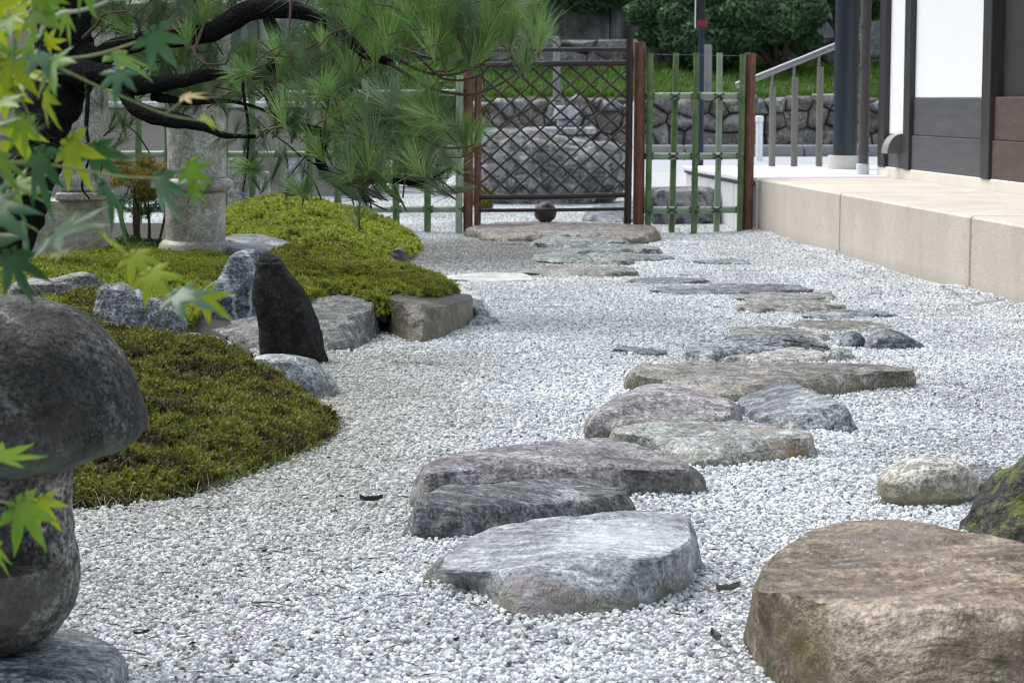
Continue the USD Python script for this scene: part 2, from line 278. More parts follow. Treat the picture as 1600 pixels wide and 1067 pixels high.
M['gravel'] = mat('white_gravel', {'g': ('geometry', {}), 'at': ('attribute', {'attribute': 'tone'}),
    'r': ('rgb_ramp', {'ramp': [(0.0, (.17, .175, .18)), (.05, (.33, .335, .34)), (.2, (.52, .535, .545)), (.55, (.70, .72, .735)), (1.0, (.88, .89, .89))]}),
    'n': ('noise_texture', {'scale': 1.1, 'detail': 5.0, 'roughness': .6}), 'nr': ('rgb_ramp', {'ramp': [(.3, (.74, .735, .72)), (.6, (1, 1, 1))]}),
    'f': ('noise_texture', {'scale': 260.0, 'detail': 2.0}), 'fr': ('rgb_ramp', {'ramp': [(.3, (.86, .86, .86)), (.7, (1.03, 1.03, 1.03))]}),
    'm1': ('mix_color', {'blend_type': 'multiply', 'fac': 1.0}), 'm2': ('mix_color', {'blend_type': 'multiply', 'fac': 1.0}),
    # a worn, darker area of older chips in front of the left fence, and dirt along the moss
    'd': ('vector_math', {'math_type': 'subtract', 'vector2': (-0.30, 13.4, 0)}), 'ds': ('vector_math', {'math_type': 'multiply', 'vector2': (1.15, .62, 0)}), 'dl': ('vector_math', {'math_type': 'length'}),
    'dn': ('noise_texture', {'scale': 2.5, 'detail': 5.0, 'roughness': .65}), 'da': ('math', {'math_type': 'multiply_add', 'value2': 0.8}), 'dr': ('rgb_ramp', {'ramp': [(1.0, (1, 1, 1)), (.8, (.8, .8, .8)), (1.25 / 1.6, (.4, .4, .4)), (0.0, (0, 0, 0))]}),
    'mr': ('map_range', {'from_min': .95, 'from_max': 1.65, 'to_min': .8, 'to_max': 0.0, 'clamp': True}),
    'm3': ('mix_color', {'blend_type': 'mix', 'b': (.15, .14, .125)}),
    'e': ('vector_math', {'math_type': 'subtract', 'vector2': (-0.85, 6.4, 0)}), 'es': ('vector_math', {'math_type': 'multiply', 'vector2': (1.1, .36, 0)}), 'el': ('vector_math', {'math_type': 'length'}),
    'ea': ('math', {'math_type': 'multiply_add', 'value2': 0.7}), 'er': ('map_range', {'from_min': .75, 'from_max': 1.45, 'to_min': .62, 'to_max': 0.0, 'clamp': True}), 'm4': ('mix_color', {'blend_type': 'mix', 'b': (.30, .28, .22)}),
    'p': ('principled_bsdf', {'roughness': .7, 'specular_ior_level': .35})},
    [('at.fac', 'r.fac'), ('g.position', 'n.vector'), ('g.position', 'f.vector'), ('n.fac', 'nr.fac'), ('f.fac', 'fr.fac'), ('r.color', 'm1.a'), ('nr.color', 'm1.b'), ('m1.result', 'm2.a'), ('fr.color', 'm2.b'),
     ('g.position', 'd.vector1'), ('d.vector', 'ds.vector1'), ('ds.vector', 'dl.vector1'), ('g.position', 'dn.vector'), ('dn.fac', 'da.value1'), ('dl.value', 'da.value3'), ('da.value', 'mr.value'), ('mr.result', 'm3.fac'), ('m2.result', 'm3.a'),
     ('g.position', 'e.vector1'), ('e.vector', 'es.vector1'), ('es.vector', 'el.vector1'), ('dn.fac', 'ea.value1'), ('el.value', 'ea.value3'), ('ea.value', 'er.value'), ('er.result', 'm4.fac'), ('m3.result', 'm4.a'),
     ('m4.result', 'p.base_color')])
PS = 0.3
cells = []
for iy in range(int(2.6 / PS), int(21.3 / PS)):
    for ix in range(-18, 19):
        x, y = (ix + .5) * PS, (iy + .5) * PS
        if abs(x) < 0.245 * y + 0.45 and (terrace_dist(np.array([[x, y]]))[0] < .12 or y > 15.5): cells.append((x, y))
bedpoly = sg.Polygon([tuple(gnd(x, y)[:2]) for x, y in ((-80, 785), (110, 772), (290, 745), (440, 685), (470, 645), (430, 600), (400, 570), (390, 545), (420, 505), (600, 486), (690, 462), (640, 410), (610, 372))] + [(-1.2, 15.0), (-4.6, 15.0), (-4.8, 9), (-3.2, 5.2)]).buffer(-.27)
cells = np.array(cells); cells = cells[~shapely.contains_xy(bedpoly, cells[:, 0], cells[:, 1])]; gz = G(cells); e = .02
nx = -(G(cells + [e, 0]) - G(cells - [e, 0])) / (2 * e); ny = -(G(cells + [0, e]) - G(cells - [0, e])) / (2 * e)
nn = np.column_stack([nx, ny, np.ones(len(cells))])
GRAVEL_CELLS = (np.column_stack([cells, gz]), nn)
protos = [(m_, M['gravel'], False, t_) for m_, t_ in (chip_patch(gr) for _ in range(6))]
gp = scatter('gravel', protos, gr.integers(0, 6, len(cells)), np.column_stack([cells, gz - .004]), quat_from(nn, gr.integers(0, 4, len(cells)) * math.pi / 2), np.full(len(cells), 1.03))
tag(gp, 'white marble chip gravel raked over the whole garden floor', 'gravel')

# ------------------------------------------------------------------ terrace, platform, house
M['terrace'] = mat('terrace_concrete', {'tc': ('geometry', {}), 'n': ('noise_texture', {'scale': 2.2, 'detail': 7.0, 'roughness': .65}), 'r': ('rgb_ramp', {'ramp': [(.3, (.53, .475, .41)), (.7, (.645, .585, .515))]}),
    'v': ('noise_texture', {'scale': 150.0, 'detail': 2.0}), 'vr': ('rgb_ramp', {'ramp': [(.33, (.72, .70, .67)), (.55, (1, 1, 1)), (.7, (1.1, 1.1, 1.1))]}), 'm': ('mix_color', {'blend_type': 'multiply', 'fac': 1.0, 'use_clamp_result': False}),
    'ms': ('mapping', {'mapping_type': 'point', 'scale': (5, 5, .6)}), 's': ('noise_texture', {'scale': 1.0, 'detail': 4.0}), 'sr': ('rgb_ramp', {'ramp': [(.34, (.93, .92, .90)), (.55, (1, 1, 1))]}), 'm2': ('mix_color', {'blend_type': 'multiply', 'fac': 1.0, 'use_clamp_result': False}),
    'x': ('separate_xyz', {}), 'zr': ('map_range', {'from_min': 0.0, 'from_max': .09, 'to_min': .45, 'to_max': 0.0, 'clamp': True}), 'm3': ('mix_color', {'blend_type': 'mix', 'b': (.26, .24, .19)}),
    'b': ('bump', {'strength': .35, 'distance': .003}), 'p': ('principled_bsdf', {'roughness': .8})},
    [('tc.position', 'n.vector'), ('tc.position', 'v.vector'), ('tc.position', 'ms.vector'), ('ms.vector', 's.vector'), ('n.fac', 'r.fac'), ('v.fac', 'vr.fac'), ('s.fac', 'sr.fac'), ('r.color', 'm.a'), ('vr.color', 'm.b'), ('m.result', 'm2.a'), ('sr.color', 'm2.b'),
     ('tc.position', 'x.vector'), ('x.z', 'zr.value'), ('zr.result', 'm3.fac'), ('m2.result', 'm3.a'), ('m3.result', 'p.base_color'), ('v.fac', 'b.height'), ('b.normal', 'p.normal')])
ZT = 0.385
ter = thing('concrete_terrace', 'long beige concrete terrace step running beside the white gravel', 'terrace', hs(0, 0, 0))
def house_box(s0, s1, t0, t1, z0, z1, b=.006):
    v, f = bevel_box((0, 0, 0), (t1 - t0, s1 - s0, z1 - z0), b)
    c = TP + D_ * (s0 + s1) / 2 + N_ * (t0 + t1) / 2
    return np.column_stack([(N_[0] * v[:, 0] + D_[0] * v[:, 1]) + c[0], (N_[1] * v[:, 0] + D_[1] * v[:, 1]) + c[1], v[:, 2] + (z0 + z1) / 2]), f
def s_on(px, t, z):                                          # how far along the house the pixel column meets the line at offset t, height z
    d = ray(px, 300)[:2]; A = np.column_stack([d, -D_]); b = TP + N_ * t; return np.linalg.solve(A, b)[1]
cuts = [0.0, s_on(1313, 0, 0), s_on(1518, 0, 0)]; step = cuts[2] - cuts[1]
cuts += [cuts[2] + step * k for k in (1, 2, 3)]
# terrace width up to the foundation of the house
TW = ((gnd(1369, 275, ZT)[:2] - TP) @ N_)
for a, b in zip(cuts[:-1], cuts[1:]):
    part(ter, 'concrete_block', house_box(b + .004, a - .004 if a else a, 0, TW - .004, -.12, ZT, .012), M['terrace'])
M['joint'] = plain('joint_filler', (.09, .08, .065), .9)
for a in cuts[1:-1]:
    part(ter, 'joint_strip', house_box(a - .006, a + .006, .006, TW - .01, -.1, ZT - .007, .001), M['joint'])
M['bluegrey'] = plain('blue_grey_mortar', (.20, .23, .29), .7, .15)
part(ter, 'end_panel', house_box(.003, .035, 0.0, .9, -.1, ZT - .01, .002), M['bluegrey'])
# gravel-topped platform beyond the terrace
M['washed'] = plain('washed_concrete', (.58, .59, .60), .8, .07, 3, 120, .3, .003)
M['pebble'] = plain('white_pebble_finish', (.74, .75, .77), .8, .14, 160, 300, .8, .006)
M['darkgap'] = plain('dark_joint', (.10, .10, .11), .9)  # dark grey of the core and edge strip, one even colour
plat = thing('pebble_platform', 'raised walk with white pebble top and grey panelled side behind the bamboo fence', 'platform', hs(1.2, .3, 0))
E1 = 2.55
for k in range(5):
    a, b = .05 + k * .5, .05 + (k + 1) * .5
    part(plat, 'side_panel', house_box(a + .006, b - .006, -.05, .02, -.1, ZT - .055, .004), M['washed'])
part(plat, 'core', house_box(.045, E1, .02, 3.4, -.1, ZT - .05, .004), M['darkgap'])
part(plat, 'edge_strip', house_box(.047, E1 + .02, -.06, .0, ZT - .05, ZT - .03, .003), M['darkgap'])
part(plat, 'pebble_top', house_box(.05, E1 + .03, -.075, 3.4, ZT - .03, ZT + .008, .01), M['pebble'])
part(plat, 'end_face', house_box(E1 + .003, E1 + .06, .0, 3.4, -.1, ZT - .035, .004), M['washed'])

# house: the wall stands back from the terrace edge
HT = TW
P3 = lambda px, py: None
def on_wall(px, py, t=HT):                                   # (s, z) where the pixel meets the wall plane
    d = ray(px, py); tt = ((TP + N_ * t - 0) @ N_ - 0) / (d[:2] @ N_); p = np.array([0, 0, H0]) + d * tt
    return float((p[:2] - TP) @ D_), float(p[2])
M['plaster'] = plain('white_plaster', (.84, .85, .86), .7, .015, 3, 90, .05, .002)
M['board'] = plain('charcoal_board', (.075, .077, .088), .55, .22, 3, 70, .25, .003, streak=(1, 1, 12))
M['boardbrown'] = mat('weathered_board', {'tc': ('geometry', {}), 'mp': ('mapping', {'mapping_type': 'point', 'scale': (1.0, 1.0, 7)}), 'n': ('noise_texture', {'scale': 7.0, 'detail': 8.0, 'roughness': .7}),
    'r': ('rgb_ramp', {'ramp': [(.35, (.05, .043, .042)), (.58, (.085, .062, .05)), (.68, (.125, .07, .045)), (.78, (.20, .145, .11))]}), 'b': ('bump', {'strength': .3, 'distance': .004}), 'p': ('principled_bsdf', {'roughness': .65})},
    [('tc.position', 'mp.vector'), ('mp.vector', 'n.vector'), ('n.fac', 'r.fac'), ('r.color', 'p.base_color'), ('n.fac', 'b.height'), ('b.normal', 'p.normal')])
M['beam'] = plain('dark_timber', (.030, .027, .028), .5, .3, 4, 60, .3, .003, streak=(6, 6, 1))
M['cream'] = plain('cream_foundation', (.70, .66, .58), .75, .06, 4, 120, .2, .002)
M['vent'] = plain('stainless_hood', (.50, .49, .48), .35, .08, metallic=.6)
M['ventdark'] = plain('hood_side', (.12, .115, .115), .5)
M['glassdark'] = mat('window_glass', {'t': ('transparent_bsdf', {'color': (.75, .82, .80)}), 'g': ('glossy_bsdf', {'roughness': .04, 'color': (.9, .95, .95)}), 'f': ('fresnel', {'IOR': 1.5}), 'm': ('mix_closure', {})},
    [('f.fac', 'm.fac'), ('t.BSDF', 'm.closure1'), ('g.BSDF', 'm.closure2')], surface='m.closure')
M['inside'] = plain('dim_room', (.05, .055, .055), .9)
hse = thing('white_house', 'white plastered house corner with dark posts and charcoal boards on the terrace', 'house', hs(0, HT, ZT))
sA = on_wall(1379, 200)[0]                                    # corner post
def spx(px, py=200): return on_wall(px, py)[0]
zf = ZT + .055
zpan = on_wall(1470, 153)[1]; zseam = on_wall(1470, 214.5)[1]; zb = on_wall(1420, 266)[1] + .0; znar = on_wall(1398, 210)[1]
ZTOP = 3.0
sPost = [(spx(1374), spx(1384)), (spx(1413), spx(1423)), (spx(1535), spx(1548.5))]
part(hse, 'foundation', house_box(spx(1548.5) - 4.5, spx(1371), HT, HT + .3, ZT - .1, zb + .004, .006), M['cream'])
for a, b in sPost:
    part(hse, 'post', house_box(b, a, HT - .012, HT + .10, zb, ZTOP, .006), M['beam'])
a, b = sPost[0][1], sPost[1][0]
part(hse, 'plaster_panel', house_box(b, a, HT + .025, HT + .08, znar, ZTOP, .003), M['plaster'])
part(hse, 'board', house_box(b, a, HT + .018, HT + .08, zb, znar - .002, .003), M['board'])
a, b = sPost[1][1], sPost[2][0]
part(hse, 'plaster_panel', house_box(b, a, HT + .025, HT + .08, zpan, ZTOP, .003), M['plaster'])
part(hse, 'board', house_box(b, a, HT + .018, HT + .08, zseam + .002, zpan - .002, .003), M['board'])
part(hse, 'board', house_box(b, a, HT + .008, HT + .08, zb, zseam - .002, .003), M['board'])
a = sPost[2][1]; b = a - 2.2
zs2 = on_wall(1575, 221)[1]
part(hse, 'board', house_box(b, a, HT + .018, HT + .08, zs2 + .002, zpan + .004, .003), M['boardbrown'], label='brown weathered upper board')
part(hse, 'board', house_box(b, a, HT + .008, HT + .08, zb, zs2 - .002, .003), M['boardbrown'], label='brown weathered lower board')
wb = spx(1582)
fr_ = part(hse, 'window_frame', join([house_box(wb + .0, a, HT + .06, HT + .16, zpan + .006, ZTOP, .004), house_box(wb - .03, wb - .002, HT + .055, HT + .12, zpan + .006, ZTOP, .004)]), M['beam'])
part(hse, 'window_glass', house_box(b, wb - .032, HT + .07, HT + .076, zpan + .006, ZTOP, .001), M['glassdark'])
part(hse, 'room', house_box(b - .3, a - .1, HT + .5, HT + .6, zb, ZTOP, .01), M['inside'])
part(hse, 'post', house_box(b - .12, b - .002, HT - .012, HT + .10, zb, ZTOP, .006), M['beam'])
# gable side of the house, and its core above the frame
part(hse, 'gable_wall', house_box(sPost[0][0] + .002, sPost[0][0] + .05, HT + .10, HT + 4.0, ZT, ZTOP, .004), M['plaster'])
part(hse, 'roof', house_box(b - 2.5, 2.3, HT - .25, HT + 4.3, ZTOP + .25, ZTOP + .4, .03), M['beam'])
part(hse, 'lintel_beam', house_box(b - .12, sPost[0][0], HT - .015, HT + .12, ZTOP + .002, ZTOP + .25, .01), M['beam'])
# hood-shaped vent on the narrow bay
s0, z0 = on_wall(1397, 228); r_ = .092
sv0 = spx(1408); sv1 = sv0 + .17
vn = thing('vent_hood', 'small pale quarter round vent hood on the charcoal board of the house', 'vent', hs((sv0 + sv1) / 2, HT, z0 - r_))
ang = np.linspace(0, math.pi / 2, 12)
arc = [(HT + .012 - r_ * 1.15 * math.sin(t_), z0 - r_ * .55 + r_ * 1.5 * math.cos(t_)) for t_ in ang]
def extr(arcpts, thick, sa, sb):
    V = []
    for (t_, z_) in arcpts:
        for s_ in (sa, sb): V.append(hs(s_, t_, z_))
    c = hs(0, HT + .02, z0 - r_ * .5)
    for (t_, z_) in arcpts:
        for s_ in (sa, sb):
            tt = HT + .015 + (t_ - HT - .015) * thick; zz = (z0 - r_ * .55) + (z_ - z0 + r_ * .55) * thick; V.append(hs(s_, tt, zz))
    n = len(arcpts); Fc = []
    A = lambda k, j: 2 * k + j
    B = lambda k, j: 2 * n + 2 * k + j
    for k_ in range(n - 1):
        Fc += [[A(k_, 0), A(k_, 1), A(k_ + 1, 1)], [A(k_, 0), A(k_ + 1, 1), A(k_ + 1, 0)], [B(k_, 0), B(k_ + 1, 1), B(k_, 1)], [B(k_, 0), B(k_ + 1, 0), B(k_ + 1, 1)]]
        for j in (0, 1): Fc += [[A(k_, j), A(k_ + 1, j), B(k_ + 1, j)], [A(k_, j), B(k_ + 1, j), B(k_, j)]]
    for k_ in (0, n - 1): Fc += [[A(k_, 0), A(k_, 1), B(k_, 1)], [A(k_, 0), B(k_, 1), B(k_, 0)]]
    return np.array(V), np.array(Fc)
part(vn, 'hood', extr(arc, .9, sv0 + .01, sv1 - .01), M['vent'])
part(vn, 'side_plate', extr(arc, .02, sv0 + .0, sv0 + .01), M['ventdark'])
part(vn, 'side_plate', extr(arc, .02, sv1 - .01, sv1), M['ventdark'])

# dark column on its round footing, and the downpipe
M['column'] = plain('blue_black_steel', (.018, .024, .034), .35, .15, 3, 50, .05, .002, spec=.5)
M['pipe'] = plain('grey_brown_pipe', (.085, .075, .075), .45, .12, 3, 50, .05, .002)
M['concrete'] = plain('smooth_concrete', (.55, .53, .48), .8, .08, 5, 110, .25, .003)
cY = 17.2; c0 = dep(1320, 262, cY); zc0 = ZT + .008
col = thing('steel_column', 'thick blue black round column standing on a pale concrete footing', 'column', (c0[0], cY, zc0))
rc = m_of(18.7, cY)
zft = dep(1320, 243, cY)[2]
part(col, 'footing', lathe([(0, zc0 - .02), (rc * 1.33, zc0 - .02), (rc * 1.33, zft - .012), (rc * 1.3, zft), (0, zft)], (c0[0] - .01, cY, 0), 56), M['concrete'], 35)
part(col, 'shaft', lathe([(0, zft + .001), (rc, zft + .001), (rc, 3.2), (0, 3.2)], (c0[0], cY, 0), 64), M['column'], 35)
pY = 15.95; q0 = dep(1348, 266, pY); rp = m_of(8.2, pY)
dp = thing('downpipe', 'slim grey brown downpipe with clamp rings beside the dark column', 'pipe', (q0[0], pY, ZT))
zs = dep(1348, 257, pY)[2]
part(dp, 'sleeve', lathe([(0, ZT), (rp * 1.25, ZT), (rp * 1.25, zs), (rp * 1.05, zs + .004), (0, zs + .004)], (q0[0], pY, 0), 40), M['washed'], 35)
part(dp, 'pipe', lathe([(0, zs + .005), (rp, zs + .005), (rp, 3.2), (0, 3.2)], (q0[0] + .004, pY, 0), 40), M['pipe'], 35)
for yy in (40, 103, 236):
    zz = dep(1348, yy, pY)[2]
    part(dp, 'clamp', lathe([(rp * .9, zz - .012), (rp * 1.14, zz - .012), (rp * 1.14, zz + .012), (rp * .9, zz + .012)], (q0[0] + .004, pY, 0), 40), M['pipe'], 35)

# handrail
M['rail'] = plain('grey_steel_rail', (.22, .22, .225), .4, .1, metallic=.3)
M['railpost'] = plain('taupe_post', (.19, .18, .155), .55, .08)
hY = 17.85
hr = thing('handrail', 'sloping grey steel handrail on three taupe posts beyond the fence', 'handrail', dep(1241, 262, hY))
part(hr, 'rail', tube([dep(1150, 134, hY), dep(1182, 122, hY), dep(1222, 106, hY), dep(1262, 90, hY), dep(1302, 73.5, hY), dep(1345, 58, hY)], m_of(5.2, hY), 14, 3), M['rail'], True)
for px, pt in ((1206, 137), (1240.5, 122), (1279.5, 106)):
    b0 = dep(px, 263, hY); t0 = dep(px, pt, hY); b0[2] = ZT
    po = part(hr, 'post', lathe([(0, b0[2]), (m_of(5.2, hY), b0[2]), (m_of(5.2, hY), t0[2]), (m_of(3.5, hY), t0[2] + .01), (0, t0[2] + .01)], (b0[0], hY, 0), 24), M['railpost'], 35)
    part(po, 'bracket', tube([t0, t0 + [0, 0, m_of(10, hY)], t0 + [0, 0, m_of(24, hY)]], m_of(2.4, hY), 10, 2), M['rail'], True)
# ------------------------------------------------------------------ bamboo fences and the gate (all stand at about the same distance)
FY = 15.4
M['bamboo'] = mat('green_bamboo', {'tc': ('geometry', {}), 'oi': ('object_info', {}), 'mp': ('mapping', {'mapping_type': 'point', 'scale': (1, 1, 1)}), 'n': ('noise_texture', {'scale': 9.0, 'detail': 6.0, 'roughness': .65}),
    'r': ('rgb_ramp', {'ramp': [(.3, (.045, .095, .035)), (.5, (.075, .14, .05)), (.72, (.16, .20, .11))]}), 'p': ('principled_bsdf', {'roughness': .38, 'specular_ior_level': .5})},
    [('tc.position', 'mp.vector'), ('mp.vector', 'n.vector'), ('n.fac', 'r.fac'), ('r.color', 'p.base_color')])
M['bamboopale'] = plain('pale_bamboo', (.25, .32, .225), .32, .18, 8, 60, .05, .002)
M['node'] = plain('bamboo_node', (.30, .33, .22), .55, .2)
M['redwood'] = mat('red_brown_post', {'tc': ('geometry', {}), 'mp': ('mapping', {'mapping_type': 'point', 'scale': (9, 9, 1.2)}), 'n': ('noise_texture', {'scale': 8.0, 'detail': 6.0, 'roughness': .65}),
    'r': ('rgb_ramp', {'ramp': [(.32, (.055, .022, .014)), (.52, (.13, .05, .028)), (.72, (.22, .095, .055))]}), 'b': ('bump', {'strength': .5, 'distance': .004}), 'p': ('principled_bsdf', {'roughness': .6})},
    [('tc.position', 'mp.vector'), ('mp.vector', 'n.vector'), ('n.fac', 'r.fac'), ('r.color', 'p.base_color'), ('n.fac', 'b.height'), ('b.normal', 'p.normal')])
M['darkwood'] = plain('dark_lacquered_bamboo', (.024, .014, .014), .32, .3, 10, 80, .1, .002, streak=(1, 1, 1))
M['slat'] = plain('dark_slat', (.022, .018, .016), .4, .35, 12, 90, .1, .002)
M['slatlit'] = plain('tan_slat', (.045, .034, .025), .4, .3, 12, 90, .1, .002)  # lighter tan slats for one direction of the lattice
M['rope'] = plain('black_rope', (.008, .009, .010), .9, .2, 60, 200, .4, .002)
def bamboo(p, q, r, seed, nodes=(.35, .72), bulge=1.10):       # a cane from p to q with swollen nodes
    p, q = np.array(p, float), np.array(q, float); L = np.linalg.norm(q - p)
    ts = sorted({0.0, 1.0, *np.linspace(0, 1, 9)[1:-1], *[n + d for n in nodes for d in (-.012 / L, -.005 / L, .0, .005 / L, .012 / L) if 0 < n + d < 1]})
    rr = [r * (bulge if any(abs(t - n) < .006 / L for n in nodes) else 1.0) * (1 - .06 * t) for t in ts]
    j = np.random.default_rng(seed); b = j.normal(0, .0025, 3)
    return tube([p + (q - p) * t + b * math.sin(t * math.pi) for t in ts], rr, 14, 1)
def rope_tie(c, r, seed, ax='x'):                            # a wound tie with two loose ends
    j = np.random.default_rng(seed); L = []
    for k in range(4):
        a = np.linspace(0, 2 * math.pi, 13); tilt = (1 if k % 2 else -1) * .8
        pts = np.stack([np.cos(a) * r * 1.15 + (k - 1.5) * .002, -np.sin(a) * r * 1.25, (np.cos(a) * tilt * r * .9) + (k - 1.5) * .004], 1)
        L.append(tube(c + pts, .0028, 6, 1))
    for k in range(3):
        d = np.array([j.uniform(-1, 1), -.8, j.uniform(-.9, .6)]); d /= np.linalg.norm(d)
        p0 = c + [0, -r * 1.25, 0]; L.append(tube([p0, p0 + d * .018, p0 + d * j.uniform(.03, .05) + [0, 0, -.012]], [.003, .0025, .0016], 6, 3))
    return join(L)
def at(px, py, Y=FY): return dep(px, py, Y)
def post(thing_, xt, yt, xb, yb, hw, matl, Y=FY, name='post', square=False):
    a, b = at(xt, yt, Y), at(xb, yb, Y); b[2] = min(b[2], .0); r = m_of(hw, Y)
    a[1] = b[1] = Y
    return part(thing_, name, tube([b + [0, 0, -.08], b * .67 + a * .33, b * .33 + a * .67, a + [0, 0, -.006], a], [r, r, r, r, r * .9], 20, 1), matl, 50)
fr = thing('bamboo_fence', 'low green bamboo lattice fence panel to the right of the gate', 'fence', at(1090, 362))
post(fr, 1172.5, 83, 1167.5, 362, 8.6, M['redwood'], name='end_post')
verts = [(1016.5, 84, 1012, 358), (1056.5, 83, 1049, 362), (1088.5, 83, 1084, 362), (1124.5, 83, 1119, 362), (1161, 85, 1156, 360)]
for i, (xt, yt, xb, yb) in enumerate(verts):
    Yc = FY - .035 if i % 2 == 0 else FY + .075; a, b = at(xt, yt, Yc), at(xb, yb, Yc); b[2] = -.05
    p = part(fr, 'cane', bamboo(b, a, m_of(5.0, FY), i, nodes=[(.62, .2), (.5, .86), (.33, .74), (.8, .56), (.4, .77)][i]), M['bamboo'] if i != 3 else M['bamboopale'], 40)
for i, yy in enumerate((151, 244, 328)):
    a, b = at(1007, yy, FY + .02), at(1162, yy - .5, FY + .02)
    part(fr, 'rail', bamboo(a, b, m_of(5.6, FY), 20 + i, nodes=[(.18, .48, .8), (.4, .75), (.22, .6)][i]), M['bamboopale'], 40)
    for k, (xt, yt, xb, yb) in enumerate(verts):
        f = (yy - yt) / (yb - yt); part(fr, 'rope_tie', rope_tie(at(xt + (xb - xt) * f, yy, FY - .01), m_of(6.2, FY), 40 + i * 7 + k), M['rope'])
# a thin wire strung along the cane tops
part(fr, 'wire', tube([at(1008, 85), at(1090, 86.5), at(1165, 88)], .0011, 5, 2), M['rail'])

fl = thing('bamboo_fence', 'green bamboo fence left of the gate, partly hidden by pine needles', 'fence', at(600, 362))
post(fl, 732, 112, 731, 366, 7.6, M['redwood'], name='end_post')
vl = [(719, 118, 717, 366), (669, 120, 668, 364), (619, 122, 619, 362), (571, 122, 571, 360), (528, 124, 528, 358), (484, 124, 484, 356), (438, 125, 438, 356), (394, 125, 394, 356), (350, 125, 350, 356), (306, 125, 306, 356), (262, 125, 262, 356), (216, 125, 216, 356)]
for i, (xt, yt, xb, yb) in enumerate(vl):
    a, b = at(xt, yt, FY - .03), at(xb, yb, FY - .03); b[2] = -.05
    part(fl, 'cane', bamboo(b, a, m_of(5.6, FY), 60 + i, nodes=(.25 + .05 * (i % 4), .66 + .04 * (i % 3))), M['bamboo'] if i % 3 else M['bamboopale'], 40)
for i, yy in enumerate((145, 241, 327)):
    a, b = at(190, yy + (4 if i == 0 else 0), FY + .02), at(726, yy, FY + .02)
    part(fl, 'rail', bamboo(a, b, m_of(5.4, FY), 90 + i, nodes=(.12, .3, .47, .64, .82, .95)), M['bamboopale'], 40)
    for k, (xt, yt, xb, yb) in enumerate(vl[:8]):
        part(fl, 'rope_tie', rope_tie(at(xt, yy, FY - .01), m_of(6.4, FY), 140 + i * 9 + k), M['rope'])

gt = thing('lattice_gate', 'closed dark lattice garden gate between two red brown posts', 'gate', at(865, 350))
post(gt, 1000.5, 66, 997.5, 354, 8.8, M['redwood'], name='gate_post')
post(gt, 747, 116, 746, 352, 5.4, M['redwood'], name='hinge_post')
a, b = at(983.5, 61, FY - .02), at(980, 350, FY - .02)
part(gt, 'stile', bamboo(b, a, m_of(5.8, FY), 201, nodes=(.22, .42, .63, .83), bulge=1.06), M['darkwood'], 40)
for yl, yr, xl, xr, hw, nm in ((79, 77.5, 745, 980, 3.6, 'top_rail'), (102.5, 99, 745, 980, 5.0, 'top_rail'), (308.5, 304.5, 750, 980, 4.6, 'bottom_rail'), (329, 326.5, 750, 982, 3.0, 'bottom_rail')):
    part(gt, nm, bamboo(at(xl, yl, FY - .01), at(xr, yr, FY - .01), m_of(hw, FY), int(yl), nodes=(.2, .45, .7, .9), bulge=1.05), M['darkwood'], 40)
x0, x1, y0, y1 = 752.0, 977.5, 104.5, 305.0
sl = .90; box_ = sg.box(x0, y0, x1, y1)
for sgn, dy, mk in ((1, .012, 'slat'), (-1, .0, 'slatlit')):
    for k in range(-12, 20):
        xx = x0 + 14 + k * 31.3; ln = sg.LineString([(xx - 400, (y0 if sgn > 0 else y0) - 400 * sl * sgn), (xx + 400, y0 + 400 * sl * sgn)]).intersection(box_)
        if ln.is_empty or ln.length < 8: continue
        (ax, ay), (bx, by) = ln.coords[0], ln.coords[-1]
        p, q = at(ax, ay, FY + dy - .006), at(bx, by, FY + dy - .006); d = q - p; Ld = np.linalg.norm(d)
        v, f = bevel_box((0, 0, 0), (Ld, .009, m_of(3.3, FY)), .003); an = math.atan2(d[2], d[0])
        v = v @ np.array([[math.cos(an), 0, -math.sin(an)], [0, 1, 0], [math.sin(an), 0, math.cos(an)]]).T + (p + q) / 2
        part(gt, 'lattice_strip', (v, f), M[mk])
# ------------------------------------------------------------------ stones
def rough_up(v, f, amp, freq, strata=None, seed=0, facets=0, zmin=None, fine=0.3):
    n = vnormals(v, f); c = v.mean(0); ext = np.ptp(v, axis=0).max()
    if facets:
        r = np.random.default_rng(seed + 500)
        for k in range(facets):
            d = r.normal(0, 1, 3); d[2] = abs(d[2]) * (.6 if zmin is None else .12); d /= np.linalg.norm(d)
            h = (v - c) @ d; lim = h.max() * (r.uniform(.80, .93) if zmin is None else r.uniform(.95, .992)); ex = np.maximum(h - lim, 0); v = v - d * (ex * .8)[:, None]
    q = v * freq + seed * 7.31
    dsp = (fbm(q, 4, seed) - .5) * 2 * amp
    dsp += -np.abs(fbm(q * 1.9, 4, seed + 9) - .5) * amp * 1.5 + .2 * amp
    if strata is not None:                                 # (direction of the layers' normal, strength, frequency)
        nd, st, sf = np.array(strata[0], float), strata[1], strata[2]; nd /= np.linalg.norm(nd)
        h = (v @ nd); lat = v - h[:, None] * nd
        w = noise(np.column_stack([h * sf + 2.5 * fbm(lat * 3, 3, seed + 3), lat[:, 0] * 2.3, lat[:, 1] * 2.3 + lat[:, 2]]), seed + 4)
        dsp += (np.abs(w - .5) * 2 - .5) * st
    dsp += (fbm(v * freq * 9, 3, seed + 20) - .5) * amp * fine
    return v + n * dsp[:, None]
def grid_faces(n, m):                                      # n rings of m points, closed round; plus a centre vertex put last
    i, j = np.meshgrid(np.arange(n - 1), np.arange(m), indexing='ij')
    q = np.stack([i * m + j, i * m + (j + 1) % m, (i + 1) * m + (j + 1) % m, (i + 1) * m + j], -1).reshape(-1, 4)
    return np.vstack([q[:, [0, 1, 2]], q[:, [0, 2, 3]]])
